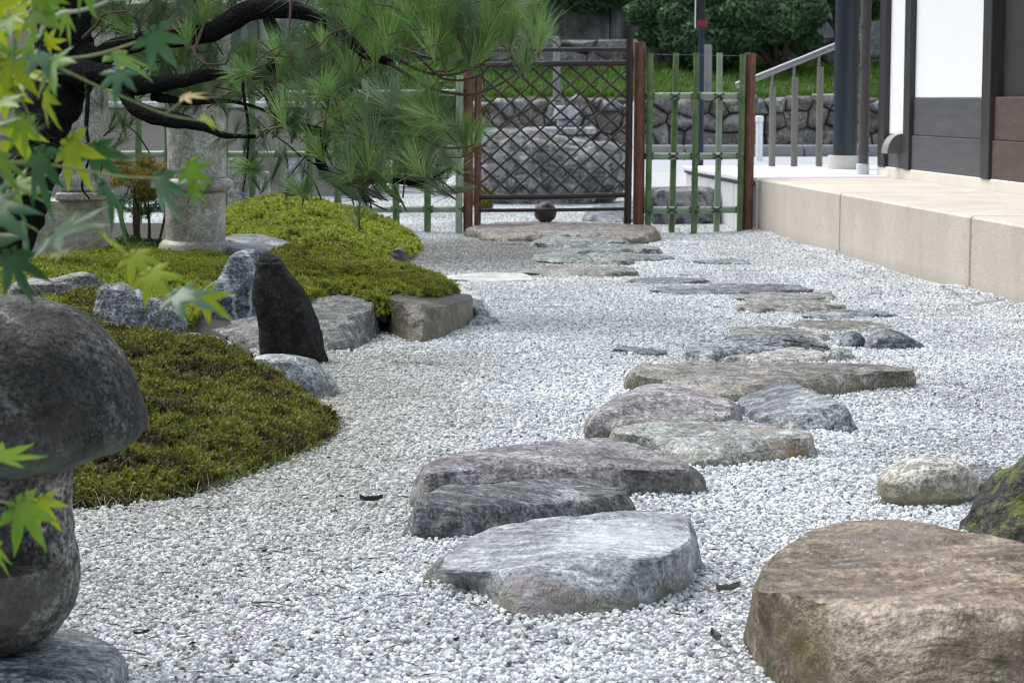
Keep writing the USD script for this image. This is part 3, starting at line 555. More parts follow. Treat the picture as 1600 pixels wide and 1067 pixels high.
def interp_loop(a, r, A):                                   # periodic interpolation of r over angles
    o = np.argsort(a); a, r = a[o], r[o]
    a3 = np.concatenate([a - 2 * np.pi, a, a + 2 * np.pi]); r3 = np.concatenate([r, r, r])
    k = np.concatenate([[True], np.diff(a3) > 1e-4]); return np.interp(A, a3[k], r3[k])
def smooth_loop(x, w):
    if w < 1: return x
    k = np.hanning(2 * w + 3)[1:-1]; k /= k.sum(); return np.convolve(np.concatenate([x[-w:], x, x[:w]]), k, 'valid')
def slab(ridge, contact, back, w=.025, dzb=0.0, z0=0.0, crown=.006, amp=.012, freq=6., strata=None, seed=0, facets=0, nt=200, nr=34, ns=26, rnd=.22, zs=1.0, under=.06, smooth=3, zcap=None, dish=0.0, jag=None, plan=.75):
    if jag is None: jag = .12 if freq >= 7 else .035
    if freq >= 7: rnd = min(rnd, .10); smooth = 1
    """A stone lying in the ground. ridge: front edge of its top, left to right; contact: where its front meets the ground, left to right; back: far edge of its top, left to right (pixels)."""
    C = np.array([gnd(x, y, z0) for x, y in contact]); cx = np.array([c[0] for c in contact], float)
    o = np.argsort(cx); cx, Cs = cx[o], C[o]
    R = []
    for x, y in ridge:
        Y = np.interp(x, cx, Cs[:, 1]) + w; p = dep(x, y, Y); z = max(p[2] * zs + (1 - zs) * z0, z0 + .008)
        if zcap: z = min(z, z0 + zcap)
        R.append(gnd(x, y, z))
    R = np.array(R); rx = np.array([r[0] for r in ridge], float)
    if plan and len(R) > 3 and not zcap:                   # the top of a stone is close to a plane
        zl = np.polyval(np.polyfit(rx, R[:, 2], 1), rx); zz = np.maximum(R[:, 2] * (1 - plan) + zl * plan, z0 + .01); R = np.array([gnd(x, y, z) for (x, y), z in zip(ridge, zz)])
    B = []
    for x, y in back:
        z = np.interp(x, rx, R[:, 2]) + dzb; p = gnd(x, y, max(z, z0 + .006))
        yr = np.interp(x, rx, R[:, 1])
        if p[1] < yr + .02: p[1] = yr + .02
        B.append(p)
    T = np.vstack([R, np.array(B)[::-1]])
    lo, hi = T[:, :2].min(0), T[:, :2].max(0); c = (lo + hi) / 2; hs_ = (hi - lo) / 2
    def pol(P): d = (P[:, :2] - c) / hs_; return np.arctan2(d[:, 1], d[:, 0]), np.hypot(d[:, 0], d[:, 1])
    # resample the loop densely so that straight edges stay straight
    Tl = np.vstack([T, T[:1]]); dense = np.vstack([Tl[i] + (Tl[i + 1] - Tl[i]) * np.linspace(0, 1, 24, endpoint=False)[:, None] for i in range(len(T))])
    A = np.arange(nt) * 2 * np.pi / nt
    a, r = pol(dense); Rt = smooth_loop(interp_loop(a, r, A), smooth); Zt = smooth_loop(interp_loop(a, dense[:, 2], A), smooth + 3)
    jn = np.column_stack([np.cos(A) * 2.6, np.sin(A) * 2.6, np.full(nt, seed * 1.7)]); Rt = Rt * (1 + jag * ((fbm(jn * 2, 4, seed) - .5) * 1.4)); Zt = z0 + (Zt - z0) * (1 + jag * 2.2 * (noise(jn * 1.6 + 9, seed) - .5))
    Cd = np.vstack([Cs[i] + (Cs[i + 1] - Cs[i]) * np.linspace(0, 1, 24, endpoint=False)[:, None] for i in range(len(Cs) - 1)] + [Cs[-1:]])
    ac, rcn = pol(Cd); kk = rcn / np.interp(ac % (2 * np.pi), np.append(A, 2 * np.pi), np.append(Rt, Rt[0]))
    sel = np.sin(ac) < .55; ac, kk = ac[sel], np.clip(kk[sel], .8, 1.6)
    ba = np.array([.8, 1.2, 1.57, 1.95, 2.35]); ac = np.concatenate([ac, ba]); kk = np.concatenate([kk, np.full(5, 1.05)])
    Kb = smooth_loop(interp_loop(ac, kk, A), smooth + 2); Rb = Rt * Kb
    Am = np.column_stack([Rt * np.cos(A), Rt * np.sin(A), np.ones(nt)]); pl, *_ = np.linalg.lstsq(Am, Zt, rcond=None); zc = pl[2] + crown
    rings = []
    for s in np.linspace(.03, 1, nr):
        k = s ** 1.0; z = Zt * (s * s) + (zc + s * (pl[0] * Rt * np.cos(A) + pl[1] * Rt * np.sin(A))) * (1 - s * s) - dish * math.exp(-(s / .5) ** 2)
        rings.append((Rt * s * (1 - rnd * .10 * s), z))
    H = np.maximum(Zt - z0, .01)
    for t in np.linspace(0, 1, ns + 1)[1:]:
        ph = t * math.pi / 2; mx = min(1.0, rnd / .5)
        g = math.sin(ph) ** .85 * mx + (1 - mx) * t ** .9; h = math.cos(ph) ** .8 * mx + (1 - mx) * (1 - t ** 1.25)
        rings.append((Rt * (1 - rnd * .10) + (Rb - Rt * (1 - rnd * .10)) * g, z0 + H * h))
    rings.append((Rb * .985, np.full(nt, z0 - under * .5))); rings.append((Rb * .95, np.full(nt, z0 - under)))
    V = np.array([np.column_stack([c[0] + hs_[0] * r * np.cos(A), c[1] + hs_[1] * r * np.sin(A), z]) for r, z in rings]).reshape(-1, 3)
    n = len(rings); f = grid_faces(n, nt); V = np.vstack([V, [[c[0], c[1], zc - dish]]]); j = np.arange(nt)
    f = np.vstack([f[:, ::-1], np.stack([np.full(nt, len(V) - 1), j, (j + 1) % nt], 1)])
    f = fix_out(V, f)
    if freq >= 7: amp *= 1.45
    V = rough_up(V, f, amp, freq, strata, seed, facets, zmin=0, fine=.45)
    return V, f
def fix_out(V, f):
    W = V - V.mean(0); vol = np.einsum('ij,ij->i', W[f[:, 0]], np.cross(W[f[:, 1]], W[f[:, 2]])).sum()
    return f if vol > 0 else f[:, ::-1]
def standing(rows, Y, depth=.7, amp=.012, freq=6., strata=None, seed=0, facets=0, nt=120, nv=70, sq=2.4, lean=0.0, zbase=None, spin=0.0, capr=.35):
    """An upright stone or boulder. rows: (pixel row, left, right) from top to bottom; depth: thickness over width."""
    rows = np.array(rows, float); y = np.linspace(rows[0, 0], rows[-1, 0], nv)
    # finer rows at the top
    y = rows[0, 0] + (rows[-1, 0] - rows[0, 0]) * np.linspace(0, 1, nv) ** 1.5
    xl, xr = np.interp(y, rows[:, 0], rows[:, 1]), np.interp(y, rows[:, 0], rows[:, 2])
    A = np.arange(nt) * 2 * np.pi / nt; ca, sa = np.cos(A), np.sin(A)
    ex = np.sign(ca) * np.abs(ca) ** (2 / sq); ey = np.sign(sa) * np.abs(sa) ** (2 / sq)
    if spin: pass
    rings = []; wmax = max(m_of(a, Y) for a in (rows[:, 2] - rows[:, 1]))
    for k in range(nv):
        p, q = dep(xl[k], y[k], Y), dep(xr[k], y[k], Y); w = (q[0] - p[0]) / 2; z = p[2]
        dd = depth * (w * .6 + wmax * .2) * (1 if k else 1)
        if w < wmax * capr * .5: dd = min(dd, depth * w * 1.6)
        rings.append(np.column_stack([(p[0] + q[0]) / 2 + w * ex, Y + lean * (k / nv) + dd * ey, np.full(nt, z)]))
    V = np.vstack(rings); n = nv
    V = np.vstack([V, [[rings[0][:, 0].mean(), rings[0][:, 1].mean(), rings[0][0, 2] + .001]]])
    f = grid_faces(n, nt); j = np.arange(nt); f = np.vstack([f, np.stack([np.full(nt, n * nt), (j + 1) % nt, j], 1)])
    f = fix_out(V, f); V = rough_up(V, f, amp, freq, strata, seed, facets)
    return V, f

R_ = {}
R_['S1'] = rockmat('striped_pale_stone', (.17, .17, .19), (.34, .36, .385), (.56, .585, .61), scale=3.2, angle=22, stretch=7, strata=.55, patch=((.15, .12, .125), 4.0, .50, 2.0), algae=.7, crack=.5, bands=7, stain_or_sheen=(gnd(970, 820, .12), .12, (.52, .55, .58), .5), seed=1, bump=.65, grain=.35, rough=.62)  # whitish right top: pale weathering with the brighter top light painted in
R_['S2'] = rockmat('dark_ridged_stone', crack=.45, bands=7, dark=(.045, .045, .052), mid=(.105, .104, .115), light=(.33, .33, .345), scale=3.5, angle=8, stretch=9, strata=.5, algae=.3, seed=2, bump=.7, rough=.6, patch=((.30, .29, .30), 5., .58, 1.))
R_['S3'] = rockmat('mauve_grey_stone', (.10, .086, .094), (.20, .176, .184), (.40, .38, .385), scale=3.0, angle=-5, stretch=5, strata=.4, algae=.6, algcol=(.11, .105, .06), algh=.09, seed=3, crack=.35, bands=4, bump=.6, patch=((.40, .39, .40), 9, .60, 5.))
R_['S4'] = rockmat('pale_veined_flat_stone', (.16, .16, .15), (.36, .365, .35), (.56, .57, .57), scale=5, angle=20, stretch=4, strata=.4, vein=.4, veincol=(.16, .16, .13), stain_or_sheen=(gnd(1250, 700, .03), .075, (.20, .125, .04)), patch=((.24, .20, .13), 6, .57, 9.), algae=.5, algh=.05, seed=4, bump=.6)
R_['S5'] = rockmat('pinkish_dome_stone', (.17, .15, .155), (.30, .265, .27), (.43, .40, .40), scale=4, angle=-15, stretch=5, strata=.35, algae=.5, algcol=(.13, .11, .05), seed=5, bump=.45)
R_['S6'] = rockmat('slate_stone', (.03, .032, .04), (.075, .082, .095), (.33, .35, .37), scale=3, angle=15, stretch=8, strata=.55, seed=6, crack=.4, bands=5, stain_or_sheen=(gnd(1210, 617, .11), .105, (.55, .57, .59), .85), bump=.6, vein=.3, veincol=(.5, .52, .53), veinscale=3)  # white top: weathered deposit with sky sheen painted into its colour
R_['S7'] = rockmat('grey_brown_slab', (.135, .12, .105), (.225, .20, .178), (.36, .33, .30), scale=3, angle=5, stretch=5, strata=.4, algae=.7, algcol=(.12, .11, .045), algh=.06, seed=7, bump=.45, spots=.25, spotcol=(.48, .46, .42), spotscale=60)
R_['warm'] = rockmat('warm_flat_stone', (.13, .122, .112), (.275, .26, .243), (.52, .505, .485), scale=4, angle=5, stretch=9, strata=.5, algae=.4, crack=.4, bands=4, seed=8, bump=.5)
R_['cool'] = rockmat(crack=.4, bands=4, name='cool_flat_stone', dark=(.11, .125, .13), mid=(.25, .275, .28), light=(.50, .53, .54), scale=4, angle=3, stretch=10, strata=.55, seed=9, bump=.55)
R_['slatef'] = rockmat(crack=.4, bands=4, name='dark_slate_flat', dark=(.05, .055, .062), mid=(.12, .13, .14), light=(.34, .36, .38), scale=4, angle=4, stretch=12, strata=.6, seed=10, bump=.55)
R_['greenf'] = rockmat(crack=.4, bands=4, name='greenish_flat_stone', dark=(.10, .115, .105), mid=(.215, .235, .215), light=(.42, .44, .42), scale=4, angle=2, stretch=10, strata=.5, seed=11, bump=.5)
R_['paleflat'] = rockmat('pale_flat_stone', (.26, .245, .22), (.44, .42, .39), (.58, .56, .53), scale=4, angle=2, stretch=8, strata=.35, seed=31, bump=.4)
R_['whitef'] = rockmat('white_flat_stone', (.50, .49, .46), (.68, .67, .64), (.80, .80, .78), scale=4, angle=2, stretch=8, strata=.3, seed=12, bump=.4, grain=.2)
R_['slabf'] = rockmat('threshold_slab', (.13, .11, .095), (.235, .205, .18), (.40, .36, .33), scale=3, angle=2, stretch=7, strata=.5, algae=.5, algcol=(.12, .11, .05), seed=13, bump=.5)
R_['brown'] = rockmat('tawny_stone', (.085, .052, .034), (.245, .160, .104), (.53, .41, .31), scale=3.0, angle=4, stretch=6.5, strata=.42, spots=.5, spotcol=(.44, .43, .36), spotscale=55, algae=.9, algcol=(.062, .056, .016), algh=.23, seed=14, crack=.3, bands=4, stain_or_sheen=(gnd(1205, 1010, .10), .10, (.12, .088, .02), .7), bump=.6, patch=((.15, .105, .092), 3.0, .56, 4.), grain=.4)
R_['black'] = rockmat('black_mossy_rock', (.012, .011, .010), (.035, .031, .027), (.085, .075, .06), scale=8, stretch=2, strata=.3, patch=((.13, .16, .015), 11., .525, 2.), seed=15, bump=1.0, rough=.75, dist=.014)
R_['whiter'] = rockmat('whitish_round_rock', (.25, .235, .19), (.50, .48, .43), (.68, .66, .62), scale=5, stretch=3, strata=.3, algae=.9, algcol=(.20, .18, .10), algh=.09, seed=16, bump=.6)
R_['fin'] = rockmat('black_fin_stone', (.006, .006, .006), (.013, .0125, .012), (.034, .033, .031), scale=5, angle=60, stretch=2, strata=.3, crack=.1, spots=.06, spotcol=(.22, .2, .16), spotscale=60, seed=17, bump=.8, rough=.85, spec=.25)
R_['dome'] = rockmat('light_dome_stone', (.16, .175, .185), (.30, .325, .335), (.44, .465, .47), scale=4, angle=50, stretch=4, strata=.35, vein=.45, veincol=(.15, .15, .13), veinscale=3.5, algae=.4, seed=18, bump=.4)
R_['slabd'] = rockmat('dark_layered_slab', (.07, .068, .066), (.165, .163, .155), (.32, .32, .31), scale=4, angle=10, stretch=6, strata=.5, algae=.3, seed=19, bump=.9, dist=.012)
R_['block'] = rockmat('olive_block_stone', (.07, .058, .058), (.135, .112, .105), (.23, .20, .175), scale=3.5, stretch=3, strata=.3, algae=.95, algcol=(.125, .118, .062), algh=.17, seed=20, bump=.5)
R_['blue'] = rockmat('blue_veined_rock', (.035, .045, .06), (.115, .14, .17), (.30, .34, .38), scale=7, angle=50, stretch=4, strata=.5, vein=.7, veincol=(.42, .45, .48), veinscale=4.5, seed=21, bump=.9, dist=.012)
R_['greyr'] = rockmat('grey_fissured_rock', (.10, .11, .12), (.24, .26, .275), (.40, .42, .43), scale=5, angle=80, stretch=5, strata=.5, vein=.6, veincol=(.06, .06, .06), veinscale=4, seed=22, bump=.8, dist=.012)
R_['mauver'] = rockmat('mottled_grey_rock', (.10, .10, .10), (.23, .225, .22), (.42, .40, .39), scale=6, stretch=3, strata=.4, seed=23, bump=.8, patch=((.06, .06, .06), 9., .6, 1.))
R_['flatd'] = rockmat('blue_grey_flat', (.07, .072, .08), (.15, .155, .17), (.30, .31, .33), scale=4, stretch=5, strata=.4, seed=24, bump=.4)
R_['bould'] = rockmat('grey_boulder', (.06, .06, .062), (.17, .17, .172), (.46, .46, .465), scale=4, stretch=3, strata=.4, vein=.4, veincol=(.55, .55, .55), veinscale=1.6, patch=((.07, .068, .06), 2.2, .55, 3.), seed=25, bump=.9, dist=.02)
R_['ballm'] = rockmat('dark_ball_stone', (.02, .018, .016), (.045, .04, .035), (.10, .09, .08), scale=12, stretch=2, seed=26, bump=.6)
STEP = 'stepping stones across the gravel'
def stone(key, name, label, cat, mesh, group=None):
    return solo(name, mesh, R_[key], label, cat, STEP if cat == 'stepping stone' else 'rocks and boulders of the garden' if cat in ('rock', 'boulder') else group, smooth=38)
hN = lambda a, t=0: (-math.sin(math.radians(a)) , math.cos(math.radians(a)), t)
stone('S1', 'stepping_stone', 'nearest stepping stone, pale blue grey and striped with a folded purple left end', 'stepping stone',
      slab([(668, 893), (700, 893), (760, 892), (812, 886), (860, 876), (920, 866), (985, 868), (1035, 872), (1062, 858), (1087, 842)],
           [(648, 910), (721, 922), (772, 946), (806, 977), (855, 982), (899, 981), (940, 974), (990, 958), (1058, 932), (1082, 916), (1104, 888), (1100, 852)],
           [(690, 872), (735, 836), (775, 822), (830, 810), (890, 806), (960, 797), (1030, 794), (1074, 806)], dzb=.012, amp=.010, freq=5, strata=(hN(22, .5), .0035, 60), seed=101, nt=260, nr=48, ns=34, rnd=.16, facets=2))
stone('S2', 'stepping_stone', 'dark grey stepping stone with fine ridges, second from the front', 'stepping stone',
      slab([(648, 788), (693, 783), (734, 788), (813, 784), (872, 783), (927, 776), (980, 772)], [(629, 828), (650, 842), (686, 848), (760, 838), (880, 822), (960, 806), (996, 794)],
           [(652, 777), (693, 757), (745, 752), (810, 747), (861, 744), (910, 747), (954, 755), (978, 767)], dzb=.006, amp=.011, freq=6, strata=(hN(8, .7), .008, 34), seed=2, nt=240, nr=44, ns=30, facets=5))
stone('S3', 'stepping_stone', 'long mauve grey stepping stone with chalky patches behind the dark ridged one', 'stepping stone',
      slab([(655, 748), (690, 738), (760, 730), (850, 726), (930, 726), (985, 730), (1040, 734), (1085, 742)], [(631, 790), (680, 800), (800, 796), (900, 786), (985, 775), (1012, 769), (1060, 773), (1109, 770)],
           [(648, 742), (668, 722), (720, 704), (770, 697), (850, 690), (930, 680), (965, 681), (1000, 690), (1050, 708), (1080, 726)], dzb=.008, amp=.012, freq=5, strata=(hN(-5, .8), .006, 26), seed=3, nt=240, nr=44, ns=30, facets=6))
stone('S4', 'stepping_stone', 'flat pale veined stepping stone with a rusty ochre right end', 'stepping stone',
      slab([(960, 678), (1020, 682), (1090, 692), (1150, 690), (1200, 684), (1245, 684), (1272, 686)], [(944, 684), (1010, 700), (1060, 722), (1100, 728), (1172, 722), (1223, 716), (1279, 706)],
           [(955, 672), (985, 662), (1030, 656), (1090, 654), (1150, 657), (1217, 662), (1240, 667), (1268, 677)], w=.03, dzb=.004, amp=.014, freq=6, strata=(hN(20, .5), .006, 24), seed=4, nt=240, nr=44, ns=28, facets=5))
stone('S5', 'stepping_stone', 'pinkish grey domed stepping stone beside the slate one', 'stepping stone',
      slab([(915, 662), (960, 652), (1010, 645), (1060, 644), (1110, 646), (1152, 650)], [(894, 677), (950, 682), (1040, 684), (1110, 678), (1166, 660)],
           [(920, 655), (947, 638), (974, 614), (1007, 602), (1041, 599), (1075, 606), (1110, 614), (1140, 627)], w=.05, dzb=.03, crown=.02, amp=.009, freq=4, strata=(hN(-20, .6), .005, 18), seed=5, nt=220, nr=40, ns=26, rnd=.5))
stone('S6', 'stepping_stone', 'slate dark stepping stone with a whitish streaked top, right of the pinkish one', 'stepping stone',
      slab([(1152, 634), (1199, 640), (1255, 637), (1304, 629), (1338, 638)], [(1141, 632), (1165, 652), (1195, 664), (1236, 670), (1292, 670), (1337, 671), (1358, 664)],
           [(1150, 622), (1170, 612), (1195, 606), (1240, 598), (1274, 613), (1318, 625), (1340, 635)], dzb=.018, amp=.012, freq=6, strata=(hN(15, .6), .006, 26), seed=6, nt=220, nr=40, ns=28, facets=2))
stone('S7', 'stepping_stone', 'longest stepping stone, a grey brown slab lying across the path', 'stepping stone',
      slab([(985, 588), (1010, 592), (1060, 592), (1120, 590), (1180, 592), (1240, 588), (1310, 586), (1390, 582), (1436, 580)], [(976, 606), (1010, 612), (1060, 622), (1142, 630), (1230, 624), (1304, 618), (1341, 612), (1386, 606), (1443, 603)],
           [(986, 576), (1004, 566), (1049, 563), (1090, 567), (1142, 570), (1199, 568), (1292, 566), (1367, 568), (1430, 573)], w=.03, dzb=.01, amp=.011, freq=4.5, strata=(hN(5, .8), .004, 20), seed=7, nt=260, nr=40, ns=28, rnd=.35, facets=4))
stone('cool', 'stepping_stone', 'small bluish stepping stone with a white top and dark broken front', 'stepping stone',
      slab([(1074, 546), (1100, 548), (1150, 546), (1200, 545), (1226, 544)], [(1066, 564), (1105, 569), (1160, 566), (1226, 558)], [(1078, 539), (1105, 532), (1150, 531), (1190, 536), (1222, 541)], amp=.012, freq=8, strata=(hN(10, .6), .006, 30), seed=8, facets=2))
stone('paleflat', 'stepping_stone', 'cream flat stepping stone right of the small bluish white topped one', 'stepping stone',
      slab([(1140, 558), (1200, 556), (1250, 556), (1292, 556)], [(1126, 568), (1200, 569), (1260, 568), (1300, 566)], [(1144, 551), (1175, 548), (1210, 546), (1250, 546), (1284, 549)], amp=.008, freq=7, seed=9, nt=150, nr=26, ns=18))
stone('greenf', 'small_rock', 'little grey green rock at the right end of the cream flat stone', 'rock',
      slab([(1296, 552), (1312, 550), (1330, 553)], [(1291, 562), (1312, 564), (1334, 562)], [(1300, 546), (1314, 544), (1328, 547)], amp=.01, freq=10, seed=10, nt=100, nr=20, ns=16, rnd=.6))
stone('warm', 'stepping_stone', 'layered warm grey stepping stone just behind the dark greenish one', 'stepping stone',
      slab([(1141, 522), (1180, 524), (1230, 524), (1275, 522), (1298, 524)], [(1138, 530), (1200, 534), (1260, 534), (1301, 531)], [(1146, 512), (1172, 510), (1217, 512), (1255, 514), (1290, 520)], amp=.010, freq=7, strata=(hN(3, .9), .007, 40), seed=11, nt=180))
stone('slatef', 'stepping_stone', 'dark greenish stepping stone in front of the layered warm grey one', 'stepping stone',
      slab([(1128, 532), (1170, 530), (1215, 532), (1260, 534), (1292, 540)], [(1120, 536), (1170, 544), (1230, 548), (1300, 546)], [(1132, 527), (1150, 524), (1210, 523), (1255, 525), (1285, 534)], amp=.012, freq=8, strata=(hN(8, .8), .006, 34), seed=12, nt=180))
stone('warm', 'stepping_stone', 'long brownish stepping stone left of the small blue grey pebble rock', 'stepping stone',
      slab([(1232, 509), (1280, 511), (1330, 511), (1385, 512)], [(1224, 512), (1300, 521), (1356, 521), (1398, 514)], [(1236, 504), (1255, 501), (1311, 500), (1349, 502), (1380, 508)], amp=.010, freq=7, strata=(hN(2, .9), .005, 30), seed=13, nt=180))
stone('blue', 'small_rock', 'small rounded blue grey rock beside the dark domed rock', 'rock',
      standing([(518, 1330, 1336), (521, 1322, 1344), (528, 1316, 1351), (536, 1313, 1353), (548, 1311, 1354)], 8.35, 1.0, amp=.006, freq=9, seed=14, nt=80, nv=40, facets=3))
stone('slatef', 'domed_rock', 'dark green grey domed rock on the gravel right of the path', 'rock',
      standing([(516, 1384, 1392), (519, 1374, 1402), (526, 1362, 1421), (536, 1352, 1438), (546, 1346, 1448), (560, 1343, 1452)], 8.3, .8, amp=.012, freq=7, strata=(hN(30, .5), .006, 24), seed=15, nt=130, nv=60, facets=3))
stone('slatef', 'sunken_stone', 'thin dark stone barely showing in the gravel left of the path', 'stepping stone',
      slab([(955, 546), (985, 547), (1015, 549), (1036, 551)], [(942, 546), (980, 551), (1020, 555), (1044, 554)], [(965, 543), (990, 542), (1015, 544), (1035, 548)], w=.01, amp=.006, freq=9, seed=16, nt=120, nr=22, ns=14, zcap=.03))
stone('cool', 'stepping_stone', 'thin layered stepping stone pointing right towards the terrace', 'stepping stone',
      slab([(1250, 494), (1290, 495), (1340, 492), (1380, 490), (1398, 493)], [(1244, 498), (1290, 502), (1349, 500), (1406, 495)], [(1256, 488), (1285, 486), (1330, 484), (1379, 485), (1396, 491)], w=.015, amp=.009, freq=7, strata=(hN(2, .9), .006, 44), seed=17, nt=180))
stone('warm', 'stepping_stone', 'light stepping stone with a wavy broken front edge, mid path', 'stepping stone',
      slab([(1154, 480), (1190, 483), (1215, 480), (1250, 481), (1290, 478), (1318, 480)], [(1149, 486), (1185, 492), (1220, 488), (1245, 490), (1290, 486), (1323, 484)], [(1158, 474), (1185, 470), (1210, 468), (1250, 469), (1292, 469), (1314, 476)], amp=.010, freq=8, strata=(hN(2, .9), .006, 40), seed=18, nt=180))
stone('warm', 'stepping_stone', 'flat grey stepping stone just beyond the wavy edged light one', 'stepping stone',
      slab([(1146, 466), (1190, 467), (1240, 466), (1300, 465)], [(1141, 469), (1200, 473), (1260, 471), (1306, 468)], [(1150, 461), (1180, 458), (1230, 457), (1292, 457), (1302, 461)], w=.012, amp=.007, freq=8, strata=(hN(2, .9), .005, 40), seed=19, nt=160, nr=26, ns=16))
stone('slatef', 'stepping_stone', 'long blue black flat stepping stone, the darkest of the far ones', 'stepping stone',
      slab([(1016, 454), (1060, 456), (1110, 455), (1160, 455), (1220, 453), (1266, 453)], [(1010, 456), (1060, 463), (1120, 462), (1180, 460), (1240, 459), (1273, 457)], [(1022, 449), (1050, 446), (1110, 445), (1160, 444), (1206, 442), (1250, 446)], w=.015, amp=.008, freq=7, strata=(hN(2, .9), .006, 40), seed=20, nt=200))
stone('slatef', 'stepping_stone', 'small thin dark stepping stone behind the long blue black one', 'stepping stone',
      slab([(982, 439), (1020, 442), (1060, 441), (1104, 438)], [(974, 441), (1020, 446), (1060, 446), (1112, 441)], [(990, 436), (1020, 434), (1045, 433), (1100, 435)], w=.012, amp=.007, freq=8, strata=(hN(2, .9), .005, 40), seed=21, nt=160, nr=26, ns=16))
stone('warm', 'stepping_stone', 'buff stepping stone nearest to the white flat stone', 'stepping stone',
      slab([(818, 427), (860, 427), (910, 426), (960, 425), (996, 424)], [(810, 429), (860, 432), (930, 433), (999, 430)], [(824, 421), (850, 417), (910, 416), (961, 417), (990, 420)], w=.012, amp=.009, freq=7, strata=(hN(2, .9), .005, 40), seed=22, nt=180, nr=30, ns=18))
stone('greenf', 'stepping_stone', 'greenish stepping stone with a curled folded top', 'stepping stone',
      slab([(832, 405), (870, 408), (905, 407), (940, 404), (980, 408)], [(826, 411), (870, 415), (930, 417), (991, 414)], [(836, 397), (870, 395), (915, 397), (950, 392), (975, 401)], w=.02, amp=.012, freq=8, strata=(hN(10, .7), .008, 34), seed=23, nt=180, nr=30, ns=20))
stone('greenf', 'stepping_stone', 'thin pale green stepping stone reaching right of the curled one', 'stepping stone',
      slab([(936, 400), (980, 402), (1020, 402), (1048, 403)], [(930, 405), (980, 407), (1020, 407), (1056, 406)], [(940, 396), (980, 395), (1010, 397), (1044, 401)], w=.012, amp=.007, freq=8, strata=(hN(2, .9), .005, 40), seed=24, nt=150, nr=26, ns=16))
stone('greenf', 'stepping_stone', 'dark green grey stepping stone third from the gate slab', 'stepping stone',
      slab([(900, 392), (940, 391), (990, 389), (1030, 389)], [(892, 397), (940, 397), (990, 396), (1034, 395)], [(906, 388), (930, 385), (960, 383), (992, 381), (1026, 384)], w=.012, amp=.008, freq=8, strata=(hN(2, .9), .005, 40), seed=25, nt=160, nr=26, ns=18))
stone('greenf', 'stepping_stone', 'bluish green stepping stone touching the front of the gate slab', 'stepping stone',
      slab([(836, 379), (870, 379), (910, 376), (950, 376), (980, 379)], [(829, 385), (845, 388), (899, 388), (950, 387), (984, 383)], [(838, 374), (860, 371), (900, 370), (961, 369), (976, 375)], w=.015, amp=.010, freq=8, strata=(hN(3, .8), .006, 34), seed=26, nt=160, nr=26, ns=18))
stone('slabf', 'gate_slab', 'broad brownish threshold slab lying under the lattice gate', 'stone slab',
      slab([(735, 360), (775, 362), (830, 363), (900, 364), (960, 362), (1010, 362), (1028, 361)], [(724, 369), (758, 378), (800, 380), (830, 379), (920, 380), (1011, 380), (1034, 374)], [(732, 354), (760, 350), (800, 346), (855, 345), (920, 346), (977, 349), (1020, 353)], w=.04, dzb=.004, amp=.018, freq=3.5, strata=(hN(2, .9), .007, 26), seed=27, nt=240, nr=36, ns=24, rnd=.4))
stone('whitef', 'flat_white_stone', 'nearly white flat stone flush with the gravel left of the path', 'stepping stone',
      slab([(696, 437), (740, 438), (790, 438), (828, 437)], [(690, 438), (740, 441), (790, 441), (834, 439)], [(702, 430), (730, 427), (780, 426), (820, 428), (830, 433)], w=.01, amp=.005, freq=6, seed=28, nt=150, nr=26, ns=14, zcap=.022))
stone('cool', 'sunken_stone', 'thin grey stone flush with the gravel near the bamboo panel', 'stepping stone',
      slab([(1082, 409), (1120, 411), (1170, 411)], [(1077, 410), (1120, 415), (1180, 413)], [(1090, 406), (1130, 404), (1168, 407)], w=.01, amp=.006, freq=7, seed=29, nt=130, nr=22, ns=14, zcap=.025))
# near right
stone('brown', 'tawny_boulder', 'large flat topped tawny boulder filling the lower right corner', 'boulder',
      slab([(1172, 925), (1215, 925), (1274, 938), (1368, 948), (1426, 943), (1535, 944), (1620, 946), (1760, 930), (1850, 900)], [(1146, 985), (1176, 1040), (1206, 1075), (1300, 1130), (1430, 1165), (1600, 1165), (1760, 1120), (1870, 1000)],
           [(1178, 905), (1209, 868), (1258, 826), (1332, 817), (1405, 815), (1499, 824), (1560, 840), (1640, 856), (1740, 870), (1830, 880)], w=.04, dzb=.012, crown=.008, amp=.016, freq=4.2, strata=(hN(4, .75), .006, 24), seed=30, nt=340, nr=64, ns=48, rnd=.22))
stone('black', 'mossy_black_rock', 'rough black rock with moss flecks at the right edge behind the tawny boulder', 'rock',
      standing([(690, 1648, 1690), (700, 1625, 1730), (722, 1597, 1790), (750, 1563, 1830), (775, 1538, 1850), (800, 1514, 1870), (826, 1498, 1880), (850, 1500, 1885), (885, 1505, 1890)], 4.75, .7, amp=.022, freq=9, seed=31, nt=200, nv=110, facets=4))
stone('whiter', 'round_white_rock', 'rounded whitish rock with a buff stained base beside the black rock', 'rock',
      standing([(716, 1450, 1466), (719, 1425, 1492), (726, 1405, 1512), (736, 1388, 1524), (750, 1376, 1530), (768, 1374, 1528), (782, 1384, 1512), (796, 1392, 1500)], 5.15, .8, amp=.010, freq=8, seed=32, nt=150, nv=80, facets=3))
stone('slatef', 'low_dark_rock', 'low dark slaty rock between the whitish round rock and the black one', 'rock',
      slab([(1500, 742), (1530, 745), (1580, 748)], [(1490, 760), (1535, 775), (1590, 780)], [(1502, 727), (1535, 726), (1580, 736)], amp=.012, freq=8, strata=(hN(-20, .6), .006, 30), seed=33, nt=120, nr=24, ns=18))
